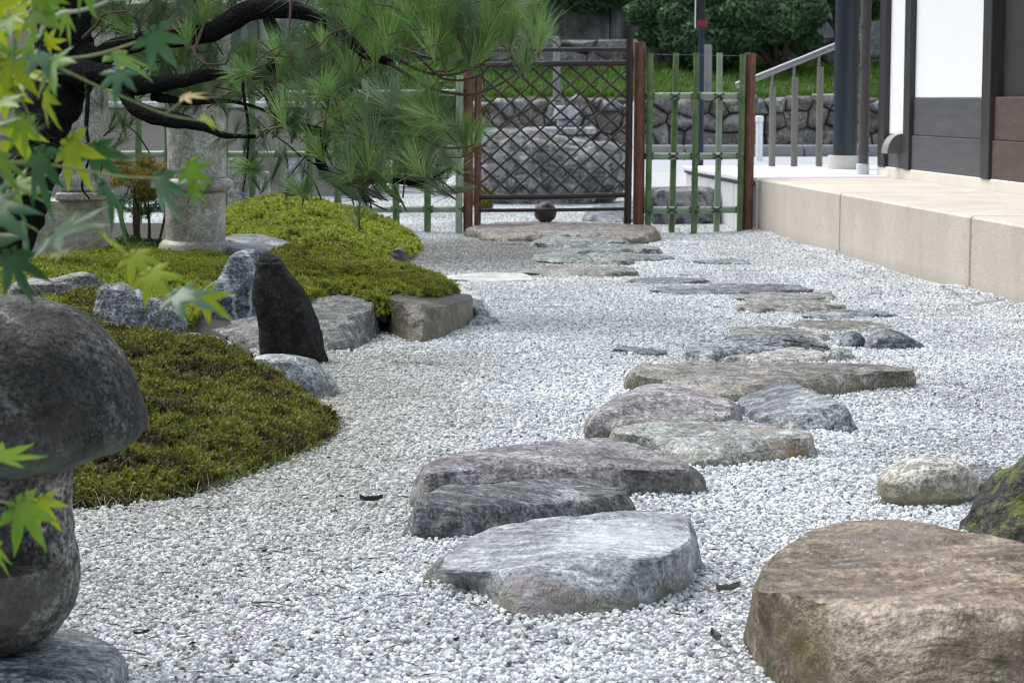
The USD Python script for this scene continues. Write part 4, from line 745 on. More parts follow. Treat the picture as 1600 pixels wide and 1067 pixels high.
# left: border rocks of the moss bed
stone('fin', 'upright_black_stone', 'upright black stone shaped like a leaning fin at the edge of the moss', 'standing stone',
      standing([(396, 414, 420), (399, 409, 427), (404, 405, 435), (413, 401, 443), (425, 398, 452), (434, 396, 460), (450, 396, 472), (474, 398, 485), (503, 402, 497), (530, 403, 504), (549, 404, 508), (562, 405, 511), (590, 405, 518)], 7.75, .62, amp=.011, freq=6, strata=(hN(60, .3), .006, 18), seed=34, nt=160, nv=110, facets=3, sq=2.8))
stone('dome', 'pale_dome_rock', 'pale grey cracked rock at the foot of the upright black stone', 'rock',
      standing([(555, 412, 446), (558, 398, 470), (563, 392, 494), (578, 388, 510), (604, 386, 527), (621, 386, 536), (640, 388, 539), (668, 390, 540)], 6.95, .5, amp=.009, freq=6, seed=35, nt=160, nv=80, facets=4))
stone('slabd', 'layered_dark_slab', 'long dark layered slab lying behind the upright black stone', 'rock',
      slab([(262, 514), (300, 516), (350, 516), (402, 508), (470, 500), (540, 492), (585, 484), (598, 484)], [(255, 520), (300, 530), (350, 540), (402, 552), (516, 560), (550, 551), (572, 541), (598, 524), (604, 502)],
           [(270, 502), (310, 490), (350, 482), (398, 476), (440, 470), (484, 464), (530, 461), (562, 468), (590, 478)], w=.05, dzb=.02, amp=.02, freq=5, strata=(hN(10, .8), .014, 22), seed=36, nt=260, nr=44, ns=34, facets=2, rnd=.25))
stone('dome', 'thin_pale_slab', 'thin pale edged slab tucked between dark slab and near moss', 'rock',
      slab([(258, 524), (300, 530), (340, 536), (362, 538)], [(254, 528), (300, 537), (340, 545), (366, 545)], [(262, 518), (300, 522), (340, 529), (360, 533)], z0=.06, w=.015, amp=.008, freq=9, strata=(hN(5, .9), .005, 40), seed=37, nt=120, nr=22, ns=16))
stone('block', 'block_stone', 'square cut brown grey block with an olive stained face at the moss corner', 'rock',
      slab([(610, 467), (622, 470), (665, 477), (690, 479), (722, 470), (740, 466)], [(603, 524), (636, 535), (661, 537), (690, 530), (712, 519), (735, 508), (740, 500)], [(612, 463), (632, 459), (661, 456), (700, 457), (737, 461)], w=.02, dzb=.0, crown=.003, amp=.010, freq=6, strata=(hN(20, .2), .004, 18), seed=38, nt=220, nr=34, ns=34, rnd=.08, smooth=1, facets=0))
stone('cool', 'border_rock', 'grey rock in the gravel right behind the olive block', 'rock',
      slab([(728, 480), (745, 482), (758, 488)], [(720, 500), (750, 503), (766, 496)], [(728, 470), (742, 466), (755, 472)], amp=.012, freq=8, seed=39, nt=120, nr=24, ns=20, facets=2))
stone('cool', 'border_rock', 'low grey rock stepping down to the gravel beside the olive block', 'rock',
      slab([(738, 501), (760, 502), (776, 503)], [(730, 510), (758, 509), (781, 507)], [(742, 494), (760, 493), (774, 496)], amp=.01, freq=8, seed=40, nt=100, nr=22, ns=16))
stone('whitef', 'white_rock', 'bright white rock at the moss tip behind the olive block', 'rock',
      slab([(708, 460), (730, 462), (752, 464)], [(704, 470), (735, 474), (757, 472)], [(708, 453), (725, 449), (748, 454)], amp=.01, freq=8, seed=41, nt=110, nr=22, ns=16, strata=(hN(5, .9), .006, 34)))
stone('blue', 'blue_veined_rock', 'craggy blue grey veined rock left of the upright black stone', 'rock',
      standing([(390, 378, 394), (394, 368, 403), (401, 361, 408), (416, 352, 414), (430, 343, 418), (440, 330, 420), (452, 317, 420), (468, 308, 420), (492, 303, 420), (520, 302, 420)], 8.75, .6, amp=.016, freq=9, strata=(hN(50, .4), .012, 20), seed=42, nt=170, nv=90, facets=5))
stone('flatd', 'flat_garden_rock', 'long flat blue grey rock behind the veined rock, under the big moss mound', 'rock',
      slab([(352, 374), (390, 375), (430, 377), (452, 384)], [(348, 388), (400, 392), (440, 394), (456, 392)], [(356, 368), (390, 365), (420, 367), (446, 378)], z0=.13, w=.04, amp=.01, freq=5, seed=43, nt=140, nr=26, ns=18, rnd=.5))
stone('flatd', 'flat_garden_rock', 'low rounded blue grey rock between the veined rock and the flat one', 'rock',
      slab([(358, 388), (390, 387), (420, 386), (438, 392)], [(352, 402), (400, 406), (445, 402)], [(362, 382), (390, 378), (410, 377), (432, 386)], z0=.14, w=.04, amp=.01, freq=5, seed=44, nt=130, nr=26, ns=18, rnd=.5))
stone('dome', 'flat_garden_rock', 'small pale rounded rock at the foot of the big moss mound', 'rock',
      slab([(458, 392), (470, 391), (484, 395)], [(453, 402), (470, 405), (488, 402)], [(460, 387), (468, 385), (480, 390)], z0=.12, w=.04, amp=.007, freq=7, seed=45, nt=90, nr=20, ns=14, rnd=.6))
stone('flatd', 'pointed_rock', 'pointed blue grey rock between the two moss mounds near the gravel', 'rock',
      standing([(387, 618, 624), (390, 614, 630), (398, 612, 637), (408, 611, 643), (425, 610, 648), (450, 608, 652)], 10.9, .7, amp=.012, freq=8, seed=46, nt=110, nv=50, facets=4))
stone('mauver', 'mottled_rock', 'mottled grey rock just behind the near lantern cap', 'rock',
      standing([(426, 118, 148), (430, 92, 157), (436, 60, 161), (442, 28, 163), (452, 18, 160), (466, 10, 150), (490, 5, 140), (510, 5, 130)], 8.6, .4, amp=.02, freq=7, seed=47, nt=160, nv=80, facets=4))
stone('greyr', 'fissured_rock', 'light grey rock with deep upright fissures behind the near moss', 'rock',
      standing([(442, 180, 192), (446, 168, 205), (452, 158, 222), (462, 150, 238), (472, 146, 262), (484, 143, 284), (498, 141, 297), (512, 140, 300), (540, 140, 302)], 8.1, .38, amp=.016, freq=7, strata=((1, .1, .15), .02, 15), seed=48, nt=220, nv=100, facets=3))
stone('dome', 'thin_pale_slab', 'thin pale slab edge at the foot of the fissured rock', 'rock',
      slab([(112, 500), (150, 506), (180, 512), (206, 517)], [(105, 506), (150, 514), (185, 521), (214, 524)], [(115, 493), (150, 498), (185, 507), (205, 512)], z0=.10, w=.015, amp=.008, freq=9, strata=(hN(5, .9), .005, 40), seed=49, nt=110, nr=22, ns=16))
# beyond the gate
stone('bould', 'garden_boulder', 'large grey white boulder standing behind the lattice gate', 'boulder',
      standing([(203, 752, 800), (208, 735, 840), (216, 725, 880), (224, 722, 935), (228, 720, 962), (240, 718, 980), (260, 714, 988), (290, 714, 985), (312, 730, 960), (325, 740, 950)], 19.9, .5, amp=.07, freq=2.6, seed=50, nt=200, nv=100, facets=6))
stone('flatd', 'far_dark_stone', 'dark flat stone on the gravel right behind the gate stile', 'rock',
      slab([(915, 336), (945, 335), (975, 336), (1000, 338)], [(908, 346), (945, 348), (985, 348), (1008, 346)], [(922, 324), (945, 320), (975, 320), (1000, 325)], w=.06, amp=.015, freq=5, seed=51, nt=120, nr=24, ns=18))
stone('bould', 'far_pale_boulder', 'flat topped pale boulder behind the bamboo fence panel', 'boulder',
      standing([(295, 1010, 1108), (299, 1000, 1140), (306, 998, 1154), (316, 1000, 1160), (330, 1012, 1162), (362, 1020, 1160)], 16.6, .45, amp=.03, freq=3.5, seed=52, nt=160, nv=70, sq=3.2, facets=3))
stone('ballm', 'barrier_ball_stone', 'dark round stone ball resting on the gate slab behind the gate bar', 'stone ball',
      standing([(315.5, 849, 855), (317, 844, 860), (320, 840, 864), (325, 836, 868), (332, 834.5, 869.5), (339, 836, 868), (344, 840, 864), (347, 846, 858)], 15.62, 1.0, amp=.006, freq=10, seed=53, nt=90, nv=50, sq=2.0))
# base stone of the near lantern
stone('cool', 'lantern_base_stone', 'grey rounded base stone under the near stone lantern in the corner', 'rock',
      slab([(-220, 1045), (-100, 1060), (0, 1062), (90, 1058), (160, 1045), (190, 1035)], [(-260, 1090), (-100, 1160), (30, 1170), (120, 1150), (185, 1100), (203, 1062)], [(-200, 985), (-100, 970), (0, 968), (70, 975), (120, 985), (170, 1005)], w=.05, dzb=.0, amp=.010, freq=5, seed=54, nt=200, nr=36, ns=26, rnd=.6))
# ------------------------------------------------------------------ far side of the road: rubble wall, turf bank, upper wall, shrubs
M['rubble'] = [rockmat('rubble_stone_%s' % n, d, m, l, scale=3.0, stretch=2, strata=.3, seed=60 + i, bump=.7, dist=.02, patch=(p, 3.0, .56, i)) for i, (n, d, m, l, p) in enumerate((
    ('grey', (.14, .135, .135), (.30, .29, .29), (.42, .41, .40), (.46, .45, .43)), ('pale', (.16, .15, .14), (.32, .31, .29), (.52, .51, .49), (.11, .10, .08)), ('brown', (.12, .10, .09), (.24, .21, .19), (.32, .29, .27), (.40, .39, .37))))]
M['gap'] = plain('dark_earth_joint', (.07, .066, .052), .95, .4, 4, 40, .5, .02)
M['upwall'] = mat('stained_concrete', {'tc': ('geometry', {}), 'n': ('noise_texture', {'scale': .9, 'detail': 7.0, 'roughness': .65}), 'r': ('rgb_ramp', {'ramp': [(.32, (.08, .10, .08)), (.42, (.24, .25, .245)), (.56, (.46, .47, .48)), (.72, (.58, .59, .60))]}),
    'mp': ('mapping', {'mapping_type': 'point', 'scale': (2.2, 1, .35)}), 's': ('noise_texture', {'scale': 1.3, 'detail': 5.0}), 'sr': ('rgb_ramp', {'ramp': [(.38, (.25, .27, .24)), (.6, (1, 1, 1))]}), 'm': ('mix_color', {'blend_type': 'multiply', 'fac': 1.0}), 'p': ('principled_bsdf', {'roughness': .9})},
    [('tc.position', 'n.vector'), ('tc.position', 'mp.vector'), ('mp.vector', 's.vector'), ('n.fac', 'r.fac'), ('s.fac', 'sr.fac'), ('r.color', 'm.a'), ('sr.color', 'm.b'), ('m.result', 'p.base_color')])
vr = np.random.default_rng(21)
def lump(c, size, seed, amp=.09):
    m = trimesh.creation.icosphere(2); v = np.array(m.vertices); s = np.array(size) / 2
    v = np.sign(v) * np.abs(v) ** .5; v = v * s
    r = np.random.default_rng(seed)
    for k in range(5):
        d = r.normal(0, 1, 3); d /= np.linalg.norm(d); h = v @ d; ex = np.maximum(h - h.max() * .8, 0); v = v - d * ex[:, None] * .8
    v = v * (1 + (fbm(v * 4 + seed * 3.1, 3, seed) - .5)[:, None] * amp * 4)
    return v + c, np.array(m.faces)
def rubble_rows(th, x0, x1, Y, z0, z1, rows, wid, seed, mats):
    """Irregular stones fitted together: the cells of a jittered lattice, each a bulging block of its own."""
    from scipy.spatial import Voronoi
    r = np.random.default_rng(seed); hz = (z1 - z0) / rows; S = []
    for k in range(-1, rows + 1):
        x = x0 - 2 * wid + r.uniform(0, wid)
        while x < x1 + 2 * wid: S.append((x, z0 + hz * (k + .5) + r.normal(0, hz * .26))); x += wid * r.uniform(.55, 1.45)
    S = np.array(S); vo = Voronoi(S); frame = sg.box(x0, z0, x1, z1)
    for i, reg in enumerate(vo.point_region):
        ids = vo.regions[reg]
        if -1 in ids or not ids: continue
        pg = sg.Polygon(vo.vertices[ids]).intersection(frame).buffer(-.004 - r.uniform(0, .010))
        if pg.is_empty or pg.area < .02 or pg.geom_type != 'Polygon': continue
        top = pg.centroid.y > z1 - hz * .7; jag = r.uniform(-.07, .04) if top else 0
        pts = []; c = np.array([pg.centroid.x, pg.centroid.y]); bul = r.uniform(.03, .10)
        for sc, dy in ((1.0, .2), (1.0, .0), (.9, -bul * .55), (.62, -bul), (.3, -bul * 1.12)):
            ring = np.array(pg.exterior.segmentize(.2).coords)[:-1]; q = c + (ring - c) * sc; pts.append(np.column_stack([q[:, 0], Y - .25 + dy + r.normal(0, .012, len(q)), q[:, 1] + jag * (q[:, 1] > c[1])]))
        m = trimesh.convex.convex_hull(np.vstack(pts)).subdivide(); v = np.array(m.vertices); v += (fbm(v * 5.0 + i, 3, i)[:, None] - .5) * .06 * np.array([.5, 1, .5])
        part(th, 'stone', (v, np.array(m.faces)), mats[int(r.integers(len(mats)))], 35)
rw = thing('rubble_wall', 'low retaining wall of rough rubble stones across the road', 'wall', (0, 39, 0))
rubble_rows(rw, -5.6, 7.6, 39.1, 0.02, .99, 3, .37, 5, M['rubble'])
part(rw, 'earth_backing', bevel_box((1, 39.45, .42), (14.5, .5, 1.0), .02), M['gap'])
ur = thing('upper_stone_row', 'row of pale stones at the top of the turf bank', 'wall', (0, 43.2, 1.5))
rubble_rows(ur, -4.5, 8.0, 43.3, 1.50, 2.12, 1, .62, 9, [M['rubble'][1], M['rubble'][1], M['rubble'][0]])
uw = thing('upper_concrete_wall', 'tall stained grey concrete wall above the turf bank', 'wall', (0, 45, 1.8))
for k in range(6): part(uw, 'wall_panel', bevel_box((-7 + k * 3.6, 45.2, 3.3), (3.585, .4, 3.4), .02), M['upwall'])
part(uw, 'coping', bevel_box((2, 44.95, 1.98), (21.6, .75, .26), .04), M['gap'])
bx_, by_ = np.meshgrid(np.linspace(-12, 14, 53), np.linspace(0, 1, 11)); bz_ = 0.93 + by_ * .68
bv = np.column_stack([bx_.ravel(), 39.3 + by_.ravel() * 4.1, bz_.ravel()]); bv[:, 2] += (fbm(bv * .8, 3, 2) - .5) * .15
kk_ = np.arange(52 * 10); i0 = (kk_ // 52) * 53 + kk_ % 52; bankf = np.vstack([np.stack([i0, i0 + 1, i0 + 54], 1), np.stack([i0, i0 + 54, i0 + 53], 1)])
solo('bank', (bv, bankf), M['bank'], kind='structure', smooth=True)
solo('hill', sheet([(-60, 45.5), (60, 45.5), (60, 90), (-60, 90)], 4.6), M['bank'], kind='structure')
def blade_tuft(r, n=9, h=.12, spread=.05, w=.006, nseg=2):
    V, Fc, T, o = [], [], [], 0
    for k in range(n):
        b = np.array([r.normal(0, spread * .4), r.normal(0, spread * .4), 0]); a = r.uniform(0, 2 * np.pi); d = np.array([math.cos(a), math.sin(a), 0]); s = np.array([-d[1], d[0], 0]) * w
        hh = h * r.uniform(.6, 1.1); ln = r.uniform(.15, .7) * hh
        p1 = b + d * ln * .35 + [0, 0, hh * .6]; p2 = b + d * ln + [0, 0, hh]
        V += [b - s, b + s, p1 - s * .8, p1 + s * .8, p2]; Fc += [[o, o + 1, o + 3], [o, o + 3, o + 2], [o + 2, o + 3, o + 4]]; T += [r.uniform()] * 5; o += 5
    return (np.array(V), np.array(Fc)), np.array(T)
M['grass'] = leafmat('bank_grass', (.045, .12, .014), (.15, .26, .035), .35, .5)
n = 6500; gpx = vr.uniform(-5, 8.2, n); gty = vr.uniform(0, 1, n)
gpos = np.column_stack([gpx, 39.35 + gty * 4.0, .93 + gty * .66]); gpos[:, 2] += (fbm(np.column_stack([gpos[:, 0], 39.3 + gty * 4.1, .93 + gty * .68]) * .8, 3, 2) - .5) * .15 - .01
tag(scatter('grass', [(m_, M['grass'], False, t_) for m_, t_ in (blade_tuft(vr, 12, .16, .12, .009) for _ in range(5))], vr.integers(0, 5, n), gpos, quat_from(np.tile([0, -.1, 1.0], (n, 1)), vr.uniform(0, 6.28, n)), vr.uniform(.7, 1.3, n)),
    'bright green grass growing on the bank above the rubble wall', 'grass')

# leafy shrubs: stems and a crown of separate leaf sprays with clumps and gaps
def leaf_cloud(r, blobs, n, size, flat=.35, needle=False):
    """n small leaves spread through ellipsoid clumps (centre, radii), denser near their surfaces."""
    B = np.array([b[0] for b in blobs], float); S = np.array([b[1] for b in blobs], float); wt = S.prod(1) ** .66; wt /= wt.sum()
    k = r.choice(len(B), n, p=wt); d = r.normal(0, 1, (n, 3)); d /= np.linalg.norm(d, axis=1, keepdims=True)
    rad = r.uniform(.35, 1.0, n) ** .45 * (1 + .22 * (fbm(d * 2.2 + k[:, None] * 3.3, 3, 4) - .5) * 2)
    P = B[k] + d * S[k] * rad[:, None]
    nrm = d + r.normal(0, .7, (n, 3)); nrm /= np.linalg.norm(nrm, axis=1, keepdims=True)
    t = np.cross(nrm, r.normal(0, 1, (n, 3))); t /= np.linalg.norm(t, axis=1, keepdims=True) + 1e-9; b = np.cross(nrm, t)
    s = size * r.uniform(.6, 1.3, n)[:, None]; wd = flat
    V = np.stack([P - t * s, P + b * s * wd + nrm * s * .12, P + t * s, P - b * s * wd + nrm * s * .12], 1).reshape(-1, 3)
    i = np.arange(n) * 4; Fc = np.vstack([np.stack([i, i + 1, i + 2], 1), np.stack([i, i + 2, i + 3], 1)])
    clump = np.clip(r.uniform(0, 1, len(B))[k] * .55 + r.uniform(0, .45, n), 0, 1)
    return (V, Fc), np.repeat(clump, 4)
M['bark'] = plain('brown_bark', (.07, .055, .04), .9, .35, 12, 70, .8, .01)
M['leafdark'] = leafmat('dark_leaves', (.03, .075, .034), (.16, .28, .13), .3, .5)
M['leafmid'] = leafmat('mid_green_leaves', (.02, .055, .015), (.10, .19, .04), .3, .45)
M['leafgold'] = leafmat('yellow_green_leaves', (.10, .10, .015), (.34, .27, .04), .35, .5)
def shrub(name, label, cat, base, blobs, n, size, matl, seed, group=None, stems=5, sr=.03, flat=.35):
    r = np.random.default_rng(seed); t = thing(name, label, cat, base, group)
    for k in range(stems):
        c = np.array(blobs[k % len(blobs)][0]); e = c + r.normal(0, .1, 3) * np.array(blobs[k % len(blobs)][1])
        b = np.array(base) + [r.normal(0, .06), r.normal(0, .06), -.03]; m = (b + e) / 2 + r.normal(0, .08, 3) * np.linalg.norm(e - b)
        part(t, 'stem' if name != 'tree' else 'limb', tube([b, m, e], [sr, sr * .7, sr * .3], 8, 5, .2, 8, seed + k), M['bark'], True)
    (mesh), tone = leaf_cloud(r, blobs, n, size, flat)
    part(t, 'crown', mesh, matl, tone=tone)
    return t
def blobset(c, R, n, r, rs=(.35, .6)):
    out = [(np.array(c, float), np.array(R) * .62)]
    for k in range(n):
        d = r.normal(0, 1, 3); d /= np.linalg.norm(d); out.append((np.array(c) + d * np.array(R) * r.uniform(.5, .85), np.array(R) * r.uniform(*rs)))
    return out
r5 = np.random.default_rng(5)
for i, (px, py, Y, R, n, lab, mk) in enumerate((
    (1085, 18, 42.4, (1.35, .8, 1.1), 22000, 'dark leafy tree overhanging the stained wall directly behind the sign pole', 'leafdark'),
    (1205, 28, 42.0, (1.15, .8, .95), 20000, 'bushy dark tree right of the sign pole, above the handrail', 'leafdark'),
    (1310, -30, 42.8, (1.2, .8, 1.0), 18000, 'dark tree hanging over the wall behind the steel column', 'leafdark'),
    (930, -52, 44.6, (1.9, .6, .9), 20000, 'creeper like dark tree hanging over the wall top above the gate', 'leafdark'),
    (735, -50, 43.0, (1.5, .9, 1.0), 15000, 'leafy tree behind the pine, left of the gate', 'leafmid'))):
    c = dep(px, py, Y); base = np.array([c[0] + .2, Y + .3, 1.5 if Y < 44 else 4.6])
    shrub('tree', lab, 'tree', base, blobset(c, R, 14, r5, (.22, .5)), n, .075, M[mk], 300 + i, group='trees above the far wall', stems=5, sr=.07)
for i, (px, py, Y, R, n, lab, mk) in enumerate((
    (650, 190, 24, (.55, .5, .62), 15000, 'green shrub behind the left bamboo fence nearest the gate', 'leafmid'),
    (520, 150, 23, (.65, .5, .85), 17000, 'tall green shrub behind the left bamboo fence in the middle', 'leafmid'),
    (570, 90, 29, (1.0, .6, 1.0), 15000, 'dark green shrub farther back behind the left fence', 'leafdark'),
    (755, 320, 18.3, (.14, .2, .14), 6000, 'low clipped yellow green shrub at the foot of the hinge post', 'leafgold'))):
    c = dep(px, py, Y); base = np.array([c[0], Y, 0.0])
    shrub('shrub', lab, 'shrub', base, blobset(c, R, 9, r5), n, .035 if Y > 20 else .012, M[mk], 320 + i, stems=5, sr=.025 if Y > 20 else .01)

# sign pole, utility post, white bollard, distant slab lantern
M['navy'] = plain('navy_pole', (.012, .022, .05), .35, .15, 4, 60, .05, .002)
M['black'] = plain('black_panel', (.012, .012, .014), .4, .1)
M['crimson'] = plain('crimson_band', (.22, .010, .025), .5, .1)
M['whitepaint'] = plain('white_edge', (.75, .76, .78), .5, .05)
sY = 22.6; sb = dep(1094, 298, sY); sb[2] = -.02
sp_ = thing('sign_pole', 'navy round pole carrying a narrow black sign with a crimson band', 'sign', sb)
tp = dep(1096.5, 30, sY); part(sp_, 'pole', tube([sb, sb * .5 + tp * .5, tp, dep(1097, -60, sY)], m_of(4.6, sY), 20, 1), M['navy'], 50)
def plate(x0, y0, x1, y1, Y, th, b=.004): p, q = dep(x0, y1, Y), dep(x1, y0, Y); return bevel_box(((p[0] + q[0]) / 2, Y, (p[2] + q[2]) / 2), (q[0] - p[0], th, q[2] - p[2]), b)
fy = sY - .07
part(sp_, 'sign_panel', plate(1089, -180, 1104, 46, fy, .05, .012), M['black'])
part(sp_, 'side_edge', plate(1086, -180, 1088.8, 45, fy, .054, .008), M['whitepaint'])
part(sp_, 'crimson_band', plate(1089.2, 32, 1105, 42, fy - .004, .05, .003), M['crimson'])
up = dep(1105.5, 150, 38.75); 
solo('utility_post', tube([[up[0], 38.75, 0.9], dep(1105.5, 110, 38.75), dep(1105.5, 72, 38.75), dep(1105.5, 70, 38.75)], [m_of(7, 38.75)] * 3 + [m_of(6, 38.75)], 18, 1), M['kerb'], 'plain grey concrete post standing behind the sign pole', 'post', smooth=50)
solo('utility_post', tube([[dep(870, 150, 38.8)[0], 38.8, 0.9], dep(870, 100, 38.8), dep(870, 64, 38.8), dep(870, 62, 38.8)], [m_of(5.6, 38.8)] * 3 + [m_of(5, 38.8)], 18, 1), M['kerb'], 'grey concrete post seen through the lattice gate', 'post', smooth=50)
wb_ = dep(1186, 244, 34); wb_[2] = -.03
bo = thing('white_bollard', 'short white round bollard by the road beyond the red brown fence post', 'bollard', wb_)
tb = dep(1186, 181, 34)[2]; rb_ = m_of(5.4, 34)
part(bo, 'post', lathe([(0, -.03), (rb_, -.03), (rb_, tb - .1), (0, tb - .1)], (wb_[0], 34, 0), 24), M['whitepaint'], 35)
part(bo, 'cap', lathe([(0, tb - .098), (rb_ * 1.18, tb - .098), (rb_ * 1.18, tb - .02), (rb_ * .9, tb), (0, tb)], (wb_[0], 34, 0), 24), M['whitepaint'], 35)
wb2 = dep(991, 240, 33); wb2[2] = -.03
bo2 = thing('white_bollard', 'slim white post seen between the gate stile and the gate post', 'bollard', wb2)
part(bo2, 'post', lathe([(0, -.03), (m_of(3.2, 33), -.03), (m_of(3.2, 33), dep(991, 160, 33)[2]), (0, dep(991, 160, 33)[2])], (wb2[0], 33, 0), 20), M['whitepaint'], 35)
M['granite'] = rockmat('pale_granite', (.46, .445, .41), (.62, .60, .56), (.73, .715, .67), scale=7, crack=.12, stretch=1.5, strata=.2, seed=70, bump=.4, grain=.32, algae=.6, algcol=(.20, .17, .10), algh=.5, z0=.1)
M['granitew'] = rockmat('white_granite', (.34, .35, .37), (.47, .48, .50), (.58, .59, .61), scale=6, crack=.1, stretch=1.5, strata=.2, seed=71, bump=.3, grain=.3)
lY = 21.2; lx = dep(885, 230, lY)[0]
dl = thing('slab_lantern', 'small pale stone lantern with a broad thin roof standing behind the boulder', 'stone lantern', (lx, lY, 0))
zz_ = lambda py: dep(885, py, lY)[2]
part(dl, 'pillar', lathe([(0, 0), (.16, 0), (.13, zz_(250)), (.11, zz_(222)), (0, zz_(222))], (lx, lY, 0), 40), M['granitew'], 35)
part(dl, 'platform', bevel_box((lx - .03, lY, (zz_(221) + zz_(211)) / 2), (m_of(84, lY), .45, zz_(211) - zz_(221)), .02), M['granitew'])
part(dl, 'broad_roof', bevel_box((lx - .03, lY, (zz_(209) + zz_(199)) / 2), (m_of(98, lY), .55, zz_(199) - zz_(209)), .025), M['granitew'])
part(dl, 'neck', bevel_box((lx, lY, (zz_(198.5) + zz_(186)) / 2), (m_of(30, lY), .2, zz_(186) - zz_(198.5)), .02), M['granitew'])
part(dl, 'crown_block', lathe([(0, zz_(185.5)), (m_of(22, lY), zz_(185.5)), (m_of(20, lY), zz_(178)), (m_of(19, lY), zz_(168)), (m_of(17, lY), zz_(165.5)), (0, zz_(165))], (lx, lY, 0), 36), M['granitew'], 40)

# ------------------------------------------------------------------ left garden: pale walls, lanterns, stone posts
M['beige'] = plain('rough_beige_wall', (.36, .325, .265), .92, .14, 5, 60, .9, .012)
gw = thing('garden_wall', 'rough beige plaster wall at the far left behind the pine trunk', 'wall', dep(-60, 330, 13.2))
gA, gB = dep(-420, 300, 13.2), dep(62, 300, 13.2)
part(gw, 'wall_face', bevel_box(((gA[0] + gB[0]) / 2, 13.2, .85), (gB[0] - gA[0], .22, 1.9), .02), M['beige'])
part(gw, 'coping', bevel_box(((gA[0] + gB[0]) / 2, 13.2, 1.87), (gB[0] - gA[0] + .08, .32, .10), .02), M['granite'])
bw = thing('boundary_wall', 'low greyish plaster wall behind the left bamboo fence', 'wall', dep(300, 300, 21))
bA, bB = dep(-300, 300, 21), dep(545, 300, 21)
part(bw, 'wall_face', bevel_box(((bA[0] + bB[0]) / 2, 21, .38), (bB[0] - bA[0], .2, .95), .02), plain('grey_plaster', (.26, .245, .22), .9, .12, 3, 50, .4, .006))
part(bw, 'coping', bevel_box(((bA[0] + bB[0]) / 2, 21, .885), (bB[0] - bA[0] + .05, .3, .06), .015), M['granite'])
def px_lathe(rows, px, Y, n=56):                           # rows (pixel row, half width in pixels) from top to bottom
    c = dep(px, 300, Y); pr = [(m_of(w, Y), dep(px, y, Y)[2]) for y, w in rows][::-1]
    return lathe(pr, (c[0], Y, 0), n)
def worn(mesh, amp, freq, seed): v, f = mesh; return rough_up(v, f, amp, freq, None, seed), f
LY = 11.3
la = thing('stone_lantern', 'pale granite lantern with a thick banded round shaft in the moss', 'stone lantern', gnd(305, 405, .15))
part(la, 'foot', worn(px_lathe([(374, 0), (374.5, 44), (376, 49), (381, 54), (390, 56), (398, 56), (404, 54), (412, 50)], 303, LY), .006, 9, 1), M['granite'], 50)
part(la, 'shaft', worn(px_lathe([(300, 0), (300, 47), (340, 46.5), (373, 46), (376, 46)], 304.5, LY), .004, 7, 2), M['granite'], 50)
part(la, 'band', worn(px_lathe([(277, 0), (277, 47), (279, 51), (284, 56.5), (291, 56), (296, 51), (299, 48), (299.5, 0)], 307.5, LY), .004, 9, 3), M['granite'], 50)
part(la, 'shaft', worn(px_lathe([(150, 0), (150, 47), (200, 46), (240, 45.5), (276.5, 45.5)], 308.5, LY), .004, 7, 4), M['granite'], 50)
part(la, 'platform', worn(px_lathe([(104, 0), (104, 92), (110, 98), (120, 98), (132, 80), (149, 58), (149.5, 0)], 309, LY, 6), .004, 7, 5), M['granite'], 30)
part(la, 'fire_box', worn(px_lathe([(20, 0), (20, 52), (60, 54), (103, 54), (103.5, 0)], 310, LY, 6), .004, 7, 6), M['granite'], 30)
part(la, 'roof', worn(px_lathe([(-75, 0), (-74, 16), (-50, 40), (-20, 85), (0, 118), (10, 124), (18, 112), (19.5, 0)], 310, LY, 6), .006, 6, 7), M['granite'], 30)
# second lantern: wide splayed pedestal beside the trunk
L2 = 11.0
lb = thing('pedestal_lantern', 'broad granite lantern on a splayed pedestal just right of the pine trunk', 'stone lantern', gnd(130, 400, .16))
def side_profile(rows, Y, th):                               # rows (py, xl, xr): a thick plate with that outline
    P = [dep(xl, y, Y) for y, xl, xr in rows] + [dep(xr, y, Y) for y, xl, xr in rows[::-1]]
    pl = sg.Polygon([(p[0], p[2]) for p in P]); m = trimesh.creation.extrude_polygon(pl, th, engine='earcut'); v = np.array(m.vertices)
    return np.column_stack([v[:, 0], Y - th / 2 + v[:, 2], v[:, 1]]), np.array(m.faces)[:, ::-1]
part(lb, 'plinth', bevel_box((dep(140, 405, L2)[0], L2, (dep(0, 396, L2)[2] + .08) / 2), (m_of(110, L2), .36, dep(0, 396, L2)[2] - .08), .012), M['granite'])
part(lb, 'pedestal', side_profile([(313, 84, 166), (325, 78, 167), (345, 66, 168), (362, 56, 168), (380, 50, 168), (395.5, 50, 168)], L2, .26), M['granite'])
part(lb, 'slab', bevel_box((dep(133, 305, L2)[0], L2, (dep(0, 312, L2)[2] + dep(0, 299, L2)[2]) / 2), (m_of(74, L2), .32, m_of(13, L2)), .01), M['granite'])
part(lb, 'body', bevel_box((dep(131, 240, L2)[0], L2, (dep(0, 298, L2)[2] + dep(0, 112, L2)[2]) / 2), (m_of(66, L2), .26, m_of(185, L2)), .012), M['granite'])
part(lb, 'upper_slab', bevel_box((dep(131, 105, L2)[0], L2, (dep(0, 111, L2)[2] + dep(0, 98, L2)[2]) / 2), (m_of(84, L2), .34, m_of(13, L2)), .01), M['granite'])
part(lb, 'upper_block', bevel_box((dep(135, 40, L2)[0], L2, (dep(0, 97, L2)[2] + dep(0, -60, L2)[2]) / 2), (m_of(72, L2), .28, m_of(157, L2)), .012), M['granite'])
